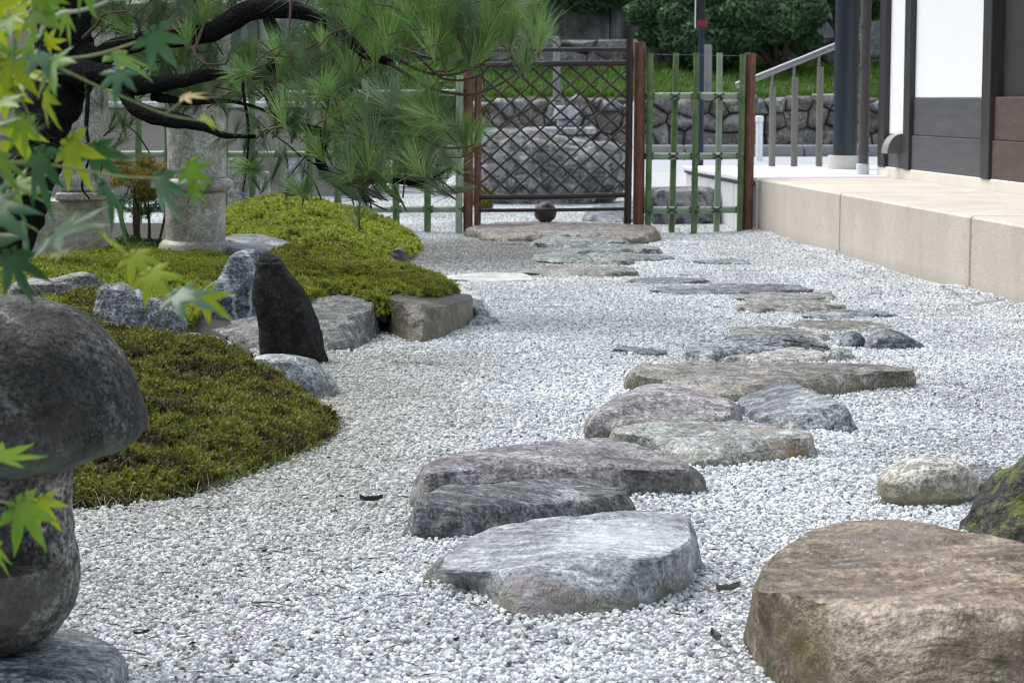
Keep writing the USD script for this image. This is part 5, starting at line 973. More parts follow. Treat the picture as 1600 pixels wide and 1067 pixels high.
# stone posts and a pale pot behind the left fence
stone('mauver', 'stone_post', 'brownish stone post behind the lantern, left of the white one', 'stone post', standing([(246, 362, 384), (250, 358, 387), (280, 357, 388), (330, 356, 390)], 16.4, .8, amp=.012, freq=6, seed=80, nt=60, nv=40, sq=4))
stone('bould', 'stone_post', 'squat brown grey stone between the two pale posts behind the fence', 'stone post', standing([(288, 444, 470), (292, 440, 478), (310, 436, 486), (340, 436, 490)], 16.2, .7, amp=.015, freq=6, seed=81, nt=60, nv=40))
def chunk(px0, px1, py0, py1, Y, d): p, q = dep(px0, py1, Y), dep(px1, py0, Y); return bevel_box(((p[0] + q[0]) / 2, Y, (p[2] + q[2]) / 2), (q[0] - p[0], d, q[2] - p[2]), .01)
solo('white_post', chunk(402, 421, 268, 325, 16.8, .09), M['granitew'], 'short white square post behind the left fence, the lower of two', 'post')
solo('white_post', chunk(447, 478, 243, 325, 17.2, .14), M['granitew'], 'bluish white square post behind the left fence, the taller of two', 'post')

# near lantern in the lower left corner
NY = 3.42; NX = -36
M['wetgranite'] = rockmat('dark_wet_granite', (.018, .018, .017), (.052, .050, .046), (.125, .12, .112), scale=9, crack=0., stretch=1.3, strata=.2, seed=72, bump=1.0, grain=.7, dist=.008, rough=.75, spec=.3, patch=((.036, .031, .024), 5, .55, 2.), spots=.45, spotcol=(.16, .17, .15), spotscale=120, algae=.8, algcol=(.085, .12, .085), algh=.05, z0=.392)
M['greygranite'] = rockmat('weathered_granite', (.07, .065, .055), (.165, .155, .14), (.29, .28, .26), scale=9, crack=0., stretch=1.3, strata=.2, seed=73, rough=.8, bump=1.0, grain=.7, dist=.006, patch=((.06, .055, .045), 4, .5, 2.))
nl = thing('near_stone_lantern', 'dark mushroom shaped stone lantern cut off by the left edge of the photo', 'stone lantern', (dep(NX, 1000, NY)[0], NY, .08))
cap = px_lathe([(464, 0), (464.5, 30), (466, 62), (471, 100), (480, 132), (498, 165), (520, 190), (548, 212), (580, 230), (610, 243), (640, 251), (655, 254), (668, 253), (680, 244), (690, 226), (700, 204), (712, 170), (722, 140), (728, 100), (729, 0)], NX, NY, 120)
part(nl, 'cap', worn(cap, .014, 7, 11), M['wetgranite'], 60)
bd = px_lathe([(729.5, 0), (730, 138), (738, 137), (760, 134), (800, 134), (830, 136), (850, 139), (880, 143), (905, 145), (925, 144), (945, 138), (965, 126), (985, 108), (1000, 85), (1010, 60), (1013, 0)], NX, NY, 160)
v, f = bd; cN = np.array([dep(NX, 800, NY)[0], NY])
az = np.arctan2(v[:, 0] - cN[0], -(v[:, 1] - cN[1])); zt_, zb_ = dep(0, 752, NY)[2], dep(0, 872, NY)[2]
# window of the fire box on its front: dented inwards
wn = np.clip((np.minimum(az + .15, 1.05 - az)) / .10, 0, 1) * np.clip(np.minimum(zt_ - v[:, 2], v[:, 2] - zb_) / .012, 0, 1)
rad = np.hypot(v[:, 0] - cN[0], v[:, 1] - cN[1]); sh = 1 - wn * np.minimum(.055 / np.maximum(rad, .06), .8)
# more rows are needed for a crisp opening: refine first
def densify(prof_rows, n): 
    y = np.array([a for a, b in prof_rows], float); w = np.array([b for a, b in prof_rows], float); yy = np.unique(np.concatenate([np.linspace(y[0], y[-1], n), y])); return [(a, np.interp(a, y, w)) for a in yy]
bd = px_lathe(densify([(716, 138), (738, 137), (760, 134), (800, 134), (830, 136), (850, 139), (880, 143), (905, 145), (925, 144), (945, 138), (965, 126), (985, 108), (1000, 85), (1010, 60), (1013, 4)], 90), NX, NY, 200)
v, f = bd; az = np.arctan2(v[:, 0] - cN[0], -(v[:, 1] - cN[1])); rad = np.hypot(v[:, 0] - cN[0], v[:, 1] - cN[1])
ef = np.minimum.reduce([az - .05, 1.02 - az, (zt_ - v[:, 2]) / .14, (v[:, 2] - zb_) / .14]); wn = np.clip(ef / .09, 0, 1)
v2 = v.copy(); v2[:, :2] = cN + (v[:, :2] - cN) * (1 - wn * .42)[:, None]
part(nl, 'fire_box', worn((v2, f), .009, 11, 12), M['greygranite'], 60)
# moss on the cap
# ------------------------------------------------------------------ raised bed and moss
def bed_surface(loop, bulge, wfall, res, seed, lump=.03, lf=2.2, skirt=.10):
    """A mound over a closed loop of (x, y, z): a grid mesh and a height function."""
    L = np.array(loop, float); Lc = np.vstack([L, L[:1]]); P = sg.Polygon(L[:, :2]).buffer(0)
    bs = np.vstack([Lc[i] + (Lc[i + 1] - Lc[i]) * np.linspace(0, 1, 30, endpoint=False)[:, None] for i in range(len(L))])
    from scipy.spatial import cKDTree
    tr = cKDTree(bs[:, :2])
    def height(Q):
        d, i = tr.query(Q[:, :2], k=60); w = 1 / (d ** 2.2 + 1e-5); zb = (bs[i, 2] * w).sum(1) / w.sum(1)
        q = np.column_stack([Q[:, :2], np.zeros(len(Q))])
        n = (fbm(q * lf, 3, seed) - .5) * 2 * lump + (np.abs(fbm(q * lf * 2.3, 2, seed + 31) - .5) * -2 + .3) * lump * .75
        e = 1 - np.exp(-d[:, 0] / wfall); return zb + bulge * e + n * e
    lo, hi = L[:, :2].min(0), L[:, :2].max(0); nx, ny = int((hi[0] - lo[0]) / res) + 2, int((hi[1] - lo[1]) / res) + 2
    X, Y = np.meshgrid(np.linspace(lo[0], hi[0], nx), np.linspace(lo[1], hi[1], ny)); Q = np.column_stack([X.ravel(), Y.ravel()])
    # pull the outside points onto the loop so the edge is clean
    ins = shapely.contains_xy(P, Q[:, 0], Q[:, 1]); dd, ii = tr.query(Q); near = ~ins & (dd < res * 1.5); Q2 = Q.copy(); Q2[near] = bs[ii[near], :2]; ok = ins | near
    Z = height(Q2); k = np.arange((nx - 1) * (ny - 1)); a = (k // (nx - 1)) * nx + k % (nx - 1); F = np.vstack([np.stack([a, a + 1, a + nx + 1], 1), np.stack([a, a + nx + 1, a + nx], 1)])
    F = F[ok[F].all(1)]; u = np.unique(F); mp = np.full(len(Q), -1); mp[u] = np.arange(len(u))
    V = np.column_stack([Q2, Z])[u]; F = mp[F]
    # skirt down into the ground
    ed = np.sort(np.vstack([F[:, [0, 1]], F[:, [1, 2]], F[:, [2, 0]]]), 1); uq, c = np.unique(ed, axis=0, return_counts=True); be = uq[c == 1]; n0 = len(V)
    low = V.copy(); low[:, 2] = low[:, 2] - skirt; V = np.vstack([V, low]); F = np.vstack([F, np.column_stack([be, be[:, 1] + n0]), np.column_stack([be[:, 0], be[:, 1] + n0, be[:, 0] + n0])])
    return (V, F), height, P
def px_loop(pts): return [tuple(gnd(x, y, z)) for x, y, z in pts]
M['mossbase'] = plain('moss_under', (.030, .040, .010), .95, .4, 8, 120, .8, .01)
def mossmat(name, lo, mid, hi, brown, pscale=3.0, thr=.56, seed=0.0, amount=.75):
    return mat(name, {'g': ('geometry', {}), 'oi': ('object_info', {}), 'at': ('attribute', {'attribute': 'tone'}), 'a': ('vector_math', {'math_type': 'add', 'vector2': (seed, seed, seed)}),
        'n0': ('noise_texture', {'scale': pscale * 2.2, 'detail': 4.0}), 'sm': ('math', {'math_type': 'multiply_add', 'value2': .45}), 's2': ('math', {'math_type': 'multiply_add', 'value2': .5}), 'r': ('rgb_ramp', {'ramp': [(.25, lo), (.55, mid), (.95, hi)]}),
        'n': ('noise_texture', {'scale': pscale, 'detail': 5.0, 'roughness': .65}), 'br': ('rgb_ramp', {'ramp': [(thr, (0, 0, 0)), (thr + .12, (amount,) * 3)]}), 'x': ('mix_color', {'blend_type': 'mix', 'b': brown}),
        'p': ('principled_bsdf', {'roughness': .6, 'specular_ior_level': .25}), 't': ('translucent_bsdf', {}), 'm': ('mix_closure', {'fac': .28})},
        [('g.position', 'a.vector1'), ('a.vector', 'n.vector'), ('a.vector', 'n0.vector'), ('oi.random', 'sm.value1'), ('n0.fac', 's2.value1'), ('s2.value', 'sm.value3'), ('at.fac', 's2.value3') if False else ('n0.fac', 's2.value3'), ('sm.value', 'r.fac'),
         ('n.fac', 'br.fac'), ('br.color', 'x.fac'), ('r.color', 'x.a'), ('x.result', 'p.base_color'), ('x.result', 't.color'), ('p.BSDF', 'm.closure1'), ('t.BSDF', 'm.closure2')], surface='m.closure')
def rosette(r, n=11, L=.011, w=.0016, up=.9):               # one moss shoot: a star of narrow leaves round a short stem
    V, Fc, o = [], [], 0
    for k in range(n):
        a = k * 2.4 + r.uniform(-.3, .3); t = r.uniform(.25, 1.1); d = np.array([math.cos(a) * math.sin(t), math.sin(a) * math.sin(t), math.cos(t) * up]); s = np.array([-math.sin(a), math.cos(a), 0]) * w
        b = np.array([0, 0, k / n * L * .8]); l = L * r.uniform(.7, 1.15); p1 = b + d * l * .55; p2 = b + d * l - [0, 0, l * .12]
        V += [b, p1 - s, p1 + s, p2]; Fc += [[o, o + 1, o + 2], [o + 1, o + 3, o + 2]]; o += 4
    return np.array(V), np.array(Fc)
def moss(name, label, loop, bulge, wfall, matl, pitch, L, seed, w=.0016, res=.03, lump=.03, lf=2.2, skirt=.10):
    (mesh), hf, P = bed_surface(loop, bulge, wfall, res, seed, lump, lf, skirt)
    t = thing(name, label, 'moss', (0, 0, 0), 'moss mounds of the left garden'); part(t, 'cushion', mesh, M['mossbase'], 60)
    r = np.random.default_rng(seed); x0, y0, x1, y1 = P.bounds; n = int((x1 - x0) * (y1 - y0) / pitch ** 2)
    Q = np.column_stack([r.uniform(x0, x1, n), r.uniform(y0, y1, n)]); Q = Q[shapely.contains_xy(P.buffer(.012), Q[:, 0], Q[:, 1])]
    e = .01; z = hf(Q); gx = (hf(Q + [e, 0]) - hf(Q - [e, 0])) / (2 * e); gy = (hf(Q + [0, e]) - hf(Q - [0, e])) / (2 * e)
    nn = np.column_stack([-gx, -gy, np.ones(len(Q)) * .9]); nn /= np.linalg.norm(nn, axis=1, keepdims=True); nn = nn * .7 + [0, 0, .3] + r.normal(0, .17, nn.shape)
    # keep what can be seen from the garden path: not the far slopes
    pr = [(rosette(r, 12, L, w), matl, False) for _ in range(6)]
    # shoots that hang over the edge
    bl = P.exterior; nb = int(bl.length / pitch * 4.5); ts = r.uniform(0, bl.length, nb); bp = np.array([bl.interpolate(t_).coords[0] for t_ in ts]); bq = np.array([bl.interpolate((t_ + .02) % bl.length).coords[0] for t_ in ts])
    tg = bq - bp; on = np.column_stack([tg[:, 1], -tg[:, 0]]) * (1 if bl.is_ccw else -1); on /= np.linalg.norm(on, axis=1, keepdims=True) + 1e-9
    off = r.normal(0, .006, nb); Qe = bp + on * off[:, None]; ze = hf(bp) - r.uniform(0, max(skirt * .9, .03), nb) + .004
    Q = np.vstack([Q, Qe]); z = np.concatenate([z, ze]); nn = np.vstack([nn, np.column_stack([on, np.full(nb, .55)]) + r.normal(0, .2, (nb, 3))])
    clumpz = (noise(np.column_stack([Q / (L * 5), np.zeros(len(Q))]), seed) - .35) * L * 1.3
    scatter('shoots', pr, r.integers(0, 6, len(Q)), np.column_stack([Q, z - L * .15 + clumpz]), quat_from(nn, r.uniform(0, 6.28, len(Q))), r.lognormal(0, .2, len(Q)), parent=str(t.GetPath()))
    return t
M['moss1'] = mossmat('olive_moss', (.012, .020, .004), (.055, .068, .008), (.165, .170, .020), (.042, .024, .010), 5.0, .47, 1.0, .9)
M['moss2'] = mossmat('lime_moss', (.035, .060, .008), (.10, .138, .013), (.29, .305, .032), (.060, .038, .014), 4.2, .54, 4.0, .75)
M['moss3'] = mossmat('green_moss', (.028, .065, .008), (.095, .155, .014), (.29, .33, .034), (.065, .042, .014), 5.0, .56, 9.0, .7)
# dark soil that carries everything on the left
soil = px_loop([(-80, 785, 0), (110, 772, 0), (290, 745, 0), (440, 685, 0), (470, 645, .0), (430, 600, .01), (400, 570, .02), (390, 545, .02), (330, 522, .04), (420, 505, .06), (500, 492, .07), (560, 488, .07), (606, 486, .07), (640, 474, .07), (690, 466, .06), (704, 454, .05), (690, 440, .04), (640, 420, .02), (640, 396, .0), (610, 372, 0)]) + [(-1.2, 15.2, .05), (-2.6, 15.2, .08), (-4.5, 15.2, .08), (-4.8, 9, .08), (-3.2, 5.2, .02)]
sm_, shf, sP = bed_surface(soil, .05, .45, .08, 3, .012)
solo('garden_soil', sm_, M['soil'], kind='structure', smooth=60)
near_loop = px_loop([(20, 792, 0), (110, 790, 0), (160, 787, 0), (205, 783, 0), (260, 774, 0), (310, 764, 0), (350, 748, 0), (385, 735, 0), (420, 724, 0), (460, 710, 0), (500, 692, 0), (524, 676, 0), (528, 664, 0), (505, 650, .015), (480, 630, .03), (450, 605, .05), (420, 585, .07), (392, 566, .085), (350, 556, .10), (300, 551, .105), (255, 542, .11), (215, 536, .11), (175, 532, .11), (120, 530, .105), (40, 555, .10), (-30, 640, .05)])
moss('moss_mound', 'olive and russet star moss sloping down to the gravel beside the near lantern', near_loop, .075, .11, M['moss1'], .0112, .0165, 41, w=.0020, lump=.04, lf=6.0)
mid_loop = px_loop([(405, 470, .14), (425, 462, .15), (470, 466, .15), (520, 456, .15), (560, 460, .15), (588, 470, .14), (602, 478, .125), (615, 470, .135), (640, 463, .15), (680, 460, .14), (712, 458, .11), (700, 446, .10), (660, 432, .12), (640, 424, .13), (610, 412, .14), (560, 408, .15), (500, 402, .15), (455, 398, .15), (425, 400, .15), (405, 420, .15)])
moss('moss_mound', 'lime green moss cushion between the upright black stone and the olive block', mid_loop, .05, .09, M['moss2'], .0125, .017, 42, w=.0021, lump=.042, lf=4.2, skirt=.07)
big_loop = px_loop([(345, 372, .12), (400, 385, .12), (455, 394, .12), (500, 400, .11), (560, 404, .10), (600, 402, .08), (640, 394, .03), (654, 388, .0)]) + [tuple(dep(648, 372, 14.2)[:2]) + (.02,), tuple(dep(630, 352, 14.9)[:2]) + (.04,), tuple(dep(560, 330, 15.1)[:2]) + (.10,), tuple(dep(440, 330, 15.1)[:2]) + (.12,), tuple(dep(330, 330, 15.0)[:2]) + (.12,), tuple(dep(310, 350, 13.2)[:2]) + (.12,)]
moss('moss_mound', 'biggest moss mound, bright green, rising behind the pale lantern shaft up to the bamboo fence', big_loop, .235, .42, M['moss3'], .0185, .024, 43, w=.0034, res=.045, lump=.095, lf=3.6)
left_loop = px_loop([(-140, 470, .15), (-140, 420, .16), (40, 412, .16), (110, 404, .16), (200, 398, .14), (270, 400, .13), (330, 402, .13), (365, 406, .13), (345, 432, .15), (318, 458, .14), (300, 480, .12), (290, 498, .11), (240, 505, .11), (180, 508, .11), (100, 506, .11), (0, 506, .11)])
moss('moss_mound', 'shaded green moss bank round the lantern foot behind the mottled and fissured rocks', left_loop, .025, .15, M['moss3'], .0145, .019, 44, w=.0026, lump=.03, lf=2.5)
tuft_loop = px_loop([(92, 500, .13), (150, 503, .12), (160, 480, .15), (168, 462, .18), (150, 455, .19), (120, 462, .18), (98, 480, .15)])
moss('moss_mound', 'small dark moss clump wedged between the mottled rock and the fissured rock', tuft_loop, .04, .06, M['moss1'], .012, .018, 45, w=.0022, res=.02)
tl = np.array([dep(22, 486, 3.36), dep(30, 483, 3.36)]); r9 = np.random.default_rng(99)
nm = len(r9.normal(0, 1, 260)); q9 = np.column_stack([r9.normal(dep(23, 484, 3.4)[0], .0055, 260), r9.normal(3.36, .006, 260)])
# ragged edge of dry wisps where the near moss meets the gravel
def wisps(name, label, line, n, seed, matl, h=.03):
    r = np.random.default_rng(seed); L = np.array([gnd(x, y) for x, y in line]); V, Fc, T, o = [], [], [], 0
    for k in range(n):
        i = r.integers(len(L) - 1); b = L[i] + (L[i + 1] - L[i]) * r.uniform() + np.append(r.normal(0, .025, 2), 0); b[2] = r.uniform(0, .01)
        d = np.append(r.normal(0, 1, 2), r.uniform(.1, .9)); d /= np.linalg.norm(d); l = h * r.lognormal(0, .4); s = np.cross(d, [0, 0, 1.0]); s = s / (np.linalg.norm(s) + 1e-9) * .0007
        m = b + d * l * .5 + [0, 0, l * .12]; e = b + d * l
        V += [b - s, b + s, m - s, m + s, e]; Fc += [[o, o + 1, o + 3], [o, o + 3, o + 2], [o + 2, o + 3, o + 4]]; T += [r.uniform()] * 5; o += 5
    m = solo(name, (np.array(V), np.array(Fc)), matl, label, 'dry grass', kind='stuff'); set_tone(UsdGeom.Mesh(m), T)
M['straw'] = leafmat('dry_straw', (.10, .10, .05), (.38, .34, .22), .2, .7)
wisps('dry_grass', 'thin dry stalks along the gravel edge of the near moss', [(110, 792), (205, 786), (310, 767), (385, 738), (460, 713), (520, 680), (536, 655)], 420, 61, M['straw'])
M['greenblade'] = leafmat('green_blades', (.05, .12, .02), (.16, .26, .05), .3, .5)
wisps('grass_blades', 'sparse short green blades along the gravel edge below the near moss', [(300, 770), (385, 740), (460, 715), (505, 695)], 220, 62, M['greenblade'], .022)

# ------------------------------------------------------------------ pine
M['pinebark'] = plain('black_pine_bark', (.0045, .004, .0038), .9, .5, 14, 60, 1.0, .02, spec=.2)
M['pinetwig'] = plain('pine_twig', (.085, .058, .04), .85, .4, 40, 150, .8, .004)
M['bud'] = plain('red_brown_bud', (.13, .065, .04), .85, .35, 60, 200, .8, .003)
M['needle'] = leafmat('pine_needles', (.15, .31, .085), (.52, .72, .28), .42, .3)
M['needledark'] = leafmat('pine_needles_grey', (.12, .21, .10), (.45, .56, .36), .4, .3)  # greyer, duller needles mixed among the fresh green ones
PYB = 9.9
pine = thing('pine_tree', 'old black pine leaning over the moss with long needles reaching the gate', 'tree', gnd(0, 470, .12))
def br(pts, name, seed, matl=None, sides=12, rough=.32, sub=6):      # (px, py, Y, radius in px)
    return part(pine, name, tube([dep(x, y, Y) for x, y, Y, r in pts], [m_of(r, Y) for x, y, Y, r in pts], sides, sub, rough, 16, seed), matl or M['pinebark'], 60)
br([(-25, 510, 9.7, 62), (-12, 470, 9.75, 50), (2, 420, 9.8, 42), (22, 350, 9.9, 41), (40, 290, 9.95, 42), (58, 230, 10, 44), (72, 180, 10.05, 45), (92, 130, 10.1, 47), (100, 70, 10.1, 43), (98, 0, 10.15, 38), (85, -90, 10.2, 33), (110, -200, 10.2, 28), (90, -330, 10.1, 20), (120, -450, 10.1, 10)], 'trunk', 1, sides=22)
br([(105, 75, 10.1, 22), (150, 92, 10.0, 20), (180, 76, 9.95, 15), (230, 64, 9.9, 14), (290, 58, 9.85, 15), (340, 46, 9.8, 16), (380, 22, 9.75, 16), (430, 14, 9.7, 15), (480, 20, 9.65, 12), (530, 50, 9.6, 10), (570, 84, 9.55, 8), (612, 98, 9.5, 6)], 'branch', 2)
br([(110, 110, 10, 24), (150, 118, 9.9, 20), (185, 120, 9.85, 18), (208, 130, 9.8, 19), (240, 132, 9.75, 14), (285, 126, 9.7, 11), (330, 118, 9.7, 9), (378, 118, 9.65, 7), (428, 118, 9.6, 6)], 'branch', 3)
br([(190, 124, 9.85, 16), (196, 148, 9.8, 13), (208, 166, 9.75, 12), (235, 180, 9.7, 13), (275, 188, 9.65, 12), (320, 200, 9.6, 7), (350, 212, 9.6, 5), (372, 213, 9.6, 4), (400, 214, 9.6, 3)], 'branch', 4)
br([(240, 150, 9.8, 8), (262, 155, 9.75, 7), (300, 160, 9.75, 5), (350, 158, 9.7, 4), (390, 165, 9.7, 3), (440, 185, 9.7, 2)], 'branch', 5)
br([(420, 30, 9.7, 11), (432, 70, 9.65, 10), (424, 110, 9.6, 10), (424, 150, 9.55, 11), (436, 178, 9.5, 9), (462, 196, 9.5, 7.5), (495, 205, 9.45, 8), (512, 212, 9.45, 8), (500, 240, 9.45, 8), (508, 270, 9.4, 9), (530, 290, 9.4, 6), (552, 308, 9.4, 4), (580, 316, 9.35, 1.5)], 'branch', 6)
br([(510, 275, 9.4, 5), (560, 284, 9.4, 5), (610, 282, 9.35, 4.5), (660, 286, 9.3, 3.5), (705, 262, 9.3, 2.5)], 'branch', 7)
br([(505, 210, 9.45, 5), (545, 190, 9.4, 4.5), (585, 178, 9.35, 3.5), (612, 186, 9.3, 2.6)], 'branch', 8)
tw = [[(604, 96, 9.5, 5), (640, 120, 9.45, 4.6), (672, 138, 9.4, 4.2), (712, 147, 9.4, 3.8), (745, 147, 9.35, 3.6), (785, 130, 9.3, 3.2), (815, 108, 9.3, 3), (836, 84, 9.25, 2.6)],
      [(625, 95, 9.45, 4), (660, 112, 9.45, 3.6), (700, 118, 9.4, 3.4), (738, 108, 9.4, 3), (766, 92, 9.35, 2.6)], [(640, 75, 9.5, 3.5), (665, 100, 9.45, 3.5), (690, 122, 9.4, 3.2), (722, 126, 9.4, 3), (752, 118, 9.4, 2.6)],
      [(610, 186, 9.3, 2.6), (640, 196, 9.25, 2.4), (662, 218, 9.25, 2.3), (695, 231, 9.2, 2.2), (735, 229, 9.2, 2.2), (748, 218, 9.2, 1.8)], [(570, 88, 9.5, 5), (590, 78, 9.5, 4), (588, 96, 9.45, 3.5), (586, 108, 9.45, 3)],
      [(378, 116, 9.65, 4), (381, 150, 9.6, 4), (388, 200, 9.6, 3.4), (386, 250, 9.55, 3), (380, 300, 9.55, 2)], [(300, 58, 9.85, 5), (318, 38, 9.8, 4), (310, 62, 9.75, 4), (304, 82, 9.7, 3.6), (322, 100, 9.65, 3.3), (352, 100, 9.6, 3)],
      [(455, 0, 9.6, 4), (452, 40, 9.55, 3), (445, 70, 9.5, 3), (420, 98, 9.5, 3), (385, 114, 9.5, 2.6)], [(470, 245, 9.45, 3), (448, 225, 9.4, 2.4), (420, 205, 9.4, 2.2), (392, 180, 9.4, 2), (370, 170, 9.4, 1.6)],
      [(520, 282, 9.4, 4), (500, 262, 9.35, 2.8), (480, 250, 9.35, 2.2)], [(440, 300, 9.4, 2.6), (455, 305, 9.4, 2.6), (470, 302, 9.4, 2)], [(425, 160, 9.55, 4), (410, 148, 9.5, 3), (398, 136, 9.5, 2.4)], [(130, 60, 10, 6), (150, 40, 9.9, 4), (165, 22, 9.85, 3), (200, 18, 9.8, 2.5)],
      [(88, 66, 10.1, 7), (50, 34, 10.0, 6), (20, 22, 9.9, 4), (38, 18, 9.9, 3.4), (48, 8, 9.9, 3)], [(130, 100, 9.9, 6), (137, 150, 9.8, 6), (135, 200, 9.75, 5), (142, 240, 9.7, 4), (150, 260, 9.7, 3)], [(142, 240, 9.7, 3.4), (128, 290, 9.7, 3.2), (140, 311, 9.65, 2.4)]]
for i, p in enumerate(tw): br([(a_, b_, c_, max(1.2, d_ * .62)) for a_, b_, c_, d_ in p], 'twig', 30 + i, M['pinetwig'] if i not in (5, 9, 13, 14, 15) else M['pinebark'], 8, .3, 5)
NV, NF, NT = [], [], []
class Needles:
    def __init__(s): s.V, s.F, s.T, s.o = [], [], [], 0
    def tuft(s, b, axis, L, n, r, spread=.85, rad=.0009, sag=.06, stem=.05):
        axis = axis / np.linalg.norm(axis); u = np.cross(axis, r.normal(0, 1, 3)); u /= np.linalg.norm(u); w = np.cross(axis, u)
        a = r.uniform(0, 2 * np.pi, n); th = np.abs(r.normal(0, spread * .55, n)).clip(0, 1.5); d = np.cos(th)[:, None] * axis + np.sin(th)[:, None] * (np.cos(a)[:, None] * u + np.sin(a)[:, None] * w)
        l = L * r.uniform(.72, 1.12, n)[:, None]; P0 = b - axis * r.uniform(0, stem, n)[:, None] * 1.0 + d * .004
        side = np.cross(d, [0.2, -1.0, .1]); side /= np.linalg.norm(side, axis=1, keepdims=True) + 1e-9; s2 = np.cross(d, side)
        P1 = P0 + d * l * .55 + [0, 0, 0]; P2 = P0 + d * l + np.column_stack([0 * a, 0 * a, -sag * l[:, 0]]) + r.normal(0, .03, (n, 3)) * l
        v = np.stack([P0 + side * rad, P0 - side * rad * .5 + s2 * rad * .87, P0 - side * rad * .5 - s2 * rad * .87, P1 + side * rad * .9, P1 - side * rad * .45 + s2 * rad * .78, P1 - side * rad * .45 - s2 * rad * .78, P2], 1).reshape(-1, 3)
        f0 = np.array([[0, 1, 4], [0, 4, 3], [1, 2, 5], [1, 5, 4], [2, 0, 3], [2, 3, 5], [3, 4, 6], [4, 5, 6], [5, 3, 6]])
        s.V.append(v); s.F.append((f0[None] + (s.o + np.arange(n) * 7)[:, None, None]).reshape(-1, 3)); s.T.append(np.repeat(np.clip(r.uniform(.0, .75) + r.uniform(-.15, .3, n), 0, 1), 7)); s.o += len(v)
    def done(s): return (np.vstack(s.V), np.vstack(s.F)), np.concatenate(s.T)
pr = np.random.default_rng(77); ND, NG = Needles(), Needles(); buds = []
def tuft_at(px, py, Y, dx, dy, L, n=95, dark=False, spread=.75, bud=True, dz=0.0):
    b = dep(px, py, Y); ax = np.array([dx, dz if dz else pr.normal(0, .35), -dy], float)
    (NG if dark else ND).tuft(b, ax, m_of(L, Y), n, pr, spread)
    if bud:
        a = ax / np.linalg.norm(ax); buds.append(tube([b - a * .055, b - a * .02, b + a * .012, b + a * .022], [.004, .0055, .0045, .0015], 7, 2, .4, 120, len(buds)))
for (x, y, Y, dx, dy, L) in ((587, 88, 9.4, 0, -1, 58), (620, 62, 9.4, .1, -1, 62), (638, 72, 9.35, .1, -1, 55), (692, 40, 9.4, .05, -1, 62), (694, 99, 9.3, -.1, -1, 58), (735, 97, 9.3, 0, -1, 62), (757, 77, 9.3, .05, -1, 66), (820, 104, 9.2, .1, -1, 62), (843, 70, 9.2, .12, -1, 64),
        (660, 26, 9.4, -.1, -1, 60), (607, 178, 9.25, -.1, -1, 62), (726, 220, 9.15, .1, -1, 58), (745, 218, 9.15, .35, -1, 50), (292, 62, 9.6, 0, -1, 46), (384, 114, 9.4, -.5, -.7, 48), (440, 112, 9.4, .4, -1, 44), (386, 116, 9.4, -1, .1, 52), (505, 72, 9.4, -.1, -1, 50), (760, 60, 9.3, .2, -1, 60), (800, 60, 9.3, .2, -1, 66), (720, 60, 9.35, -.1, -1, 60),
        (476, 300, 9.3, .2, -1, 48), (470, 301, 9.3, -.7, -.7, 50), (388, 262, 9.4, -.9, -.2, 46), (388, 262, 9.4, .8, .2, 44), (160, 255, 9.6, .3, -1, 44), (150, 230, 9.6, .8, .3, 44), (330, 240, 9.2, .1, -1, 0)):
    if L: tuft_at(x, y, Y, dx, dy, L, 110)
# fields of tufts: (pixel polygon, depth range, count, needle length, lean, dark share)
def field(poly, Y0, Y1, n, L, lean, dark, spread=1.0, cnt=56, bud=.2):
    P = sg.Polygon(poly); x0, y0, x1, y1 = P.bounds; k = 0
    while k < n:
        x, y = pr.uniform(x0, x1), pr.uniform(y0, y1)
        if not P.contains(sg.Point(x, y)): continue
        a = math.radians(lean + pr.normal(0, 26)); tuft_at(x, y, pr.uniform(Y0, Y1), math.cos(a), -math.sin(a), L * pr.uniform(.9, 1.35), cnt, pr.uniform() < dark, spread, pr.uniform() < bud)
        if pr.uniform() < (.45 if dark < .75 else .2):
            Yt = pr.uniform(Y0, Y1); b0 = dep(x, y, Yt); t_dir = np.array([-math.cos(a) * .6 + pr.normal(0, .8), pr.normal(0, .2), -math.sin(a) * .5 + pr.normal(0, .3)]); t_dir /= np.linalg.norm(t_dir); l_ = m_of(pr.uniform(25, 70), Yt)
            twigs.append(tube([b0, b0 + t_dir * l_ * .5 + pr.normal(0, .007, 3), b0 + t_dir * l_ + [0, 0, pr.normal(0, .03)]], [.003, .004, .0035], 6, 4, .35, 60, len(twigs)))
        k += 1
twigs = []
field([(470, -60), (600, -60), (840, -60), (850, 60), (820, 100), (760, 95), (640, 80), (560, 70), (480, 60)], 9.2, 9.9, 135, 62, 85, .2)
field([(440, 150), (520, 130), (640, 150), (720, 190), (742, 240), (700, 290), (620, 300), (540, 270), (470, 230), (430, 200)], 9.1, 9.6, 98, 60, 110, .3)
field([(430, 60), (560, 60), (600, 120), (560, 150), (470, 150), (420, 120)], 9.4, 9.9, 40, 52, 95, .5)
field([(520, 270), (640, 270), (740, 290), (700, 306), (600, 312), (540, 310)], 9.2, 9.5, 26, 50, 150, .8, spread=.6, cnt=60)
field([(190, -50), (430, -50), (430, 10), (300, 50), (200, 60)], 9.8, 10.3, 75, 52, 95, .7)
field([(200, 60), (420, 90), (420, 150), (300, 170), (210, 140)], 10.0, 10.4, 60, 50, 95, .7, cnt=65)
field([(100, 10), (200, 10), (200, 60), (110, 50)], 10.2, 10.5, 26, 48, 60, .8, cnt=60)
field([(150, 160), (260, 180), (260, 240), (160, 260)], 9.9, 10.2, 8, 40, 70, .9, cnt=40)
field([(340, 170), (470, 190), (480, 300), (370, 300)], 9.4, 9.7, 16, 44, 80, .8, cnt=45)
field([(340, 190), (430, 190), (430, 280), (350, 260)], 9.5, 9.8, 10, 42, 250, .8, cnt=35)
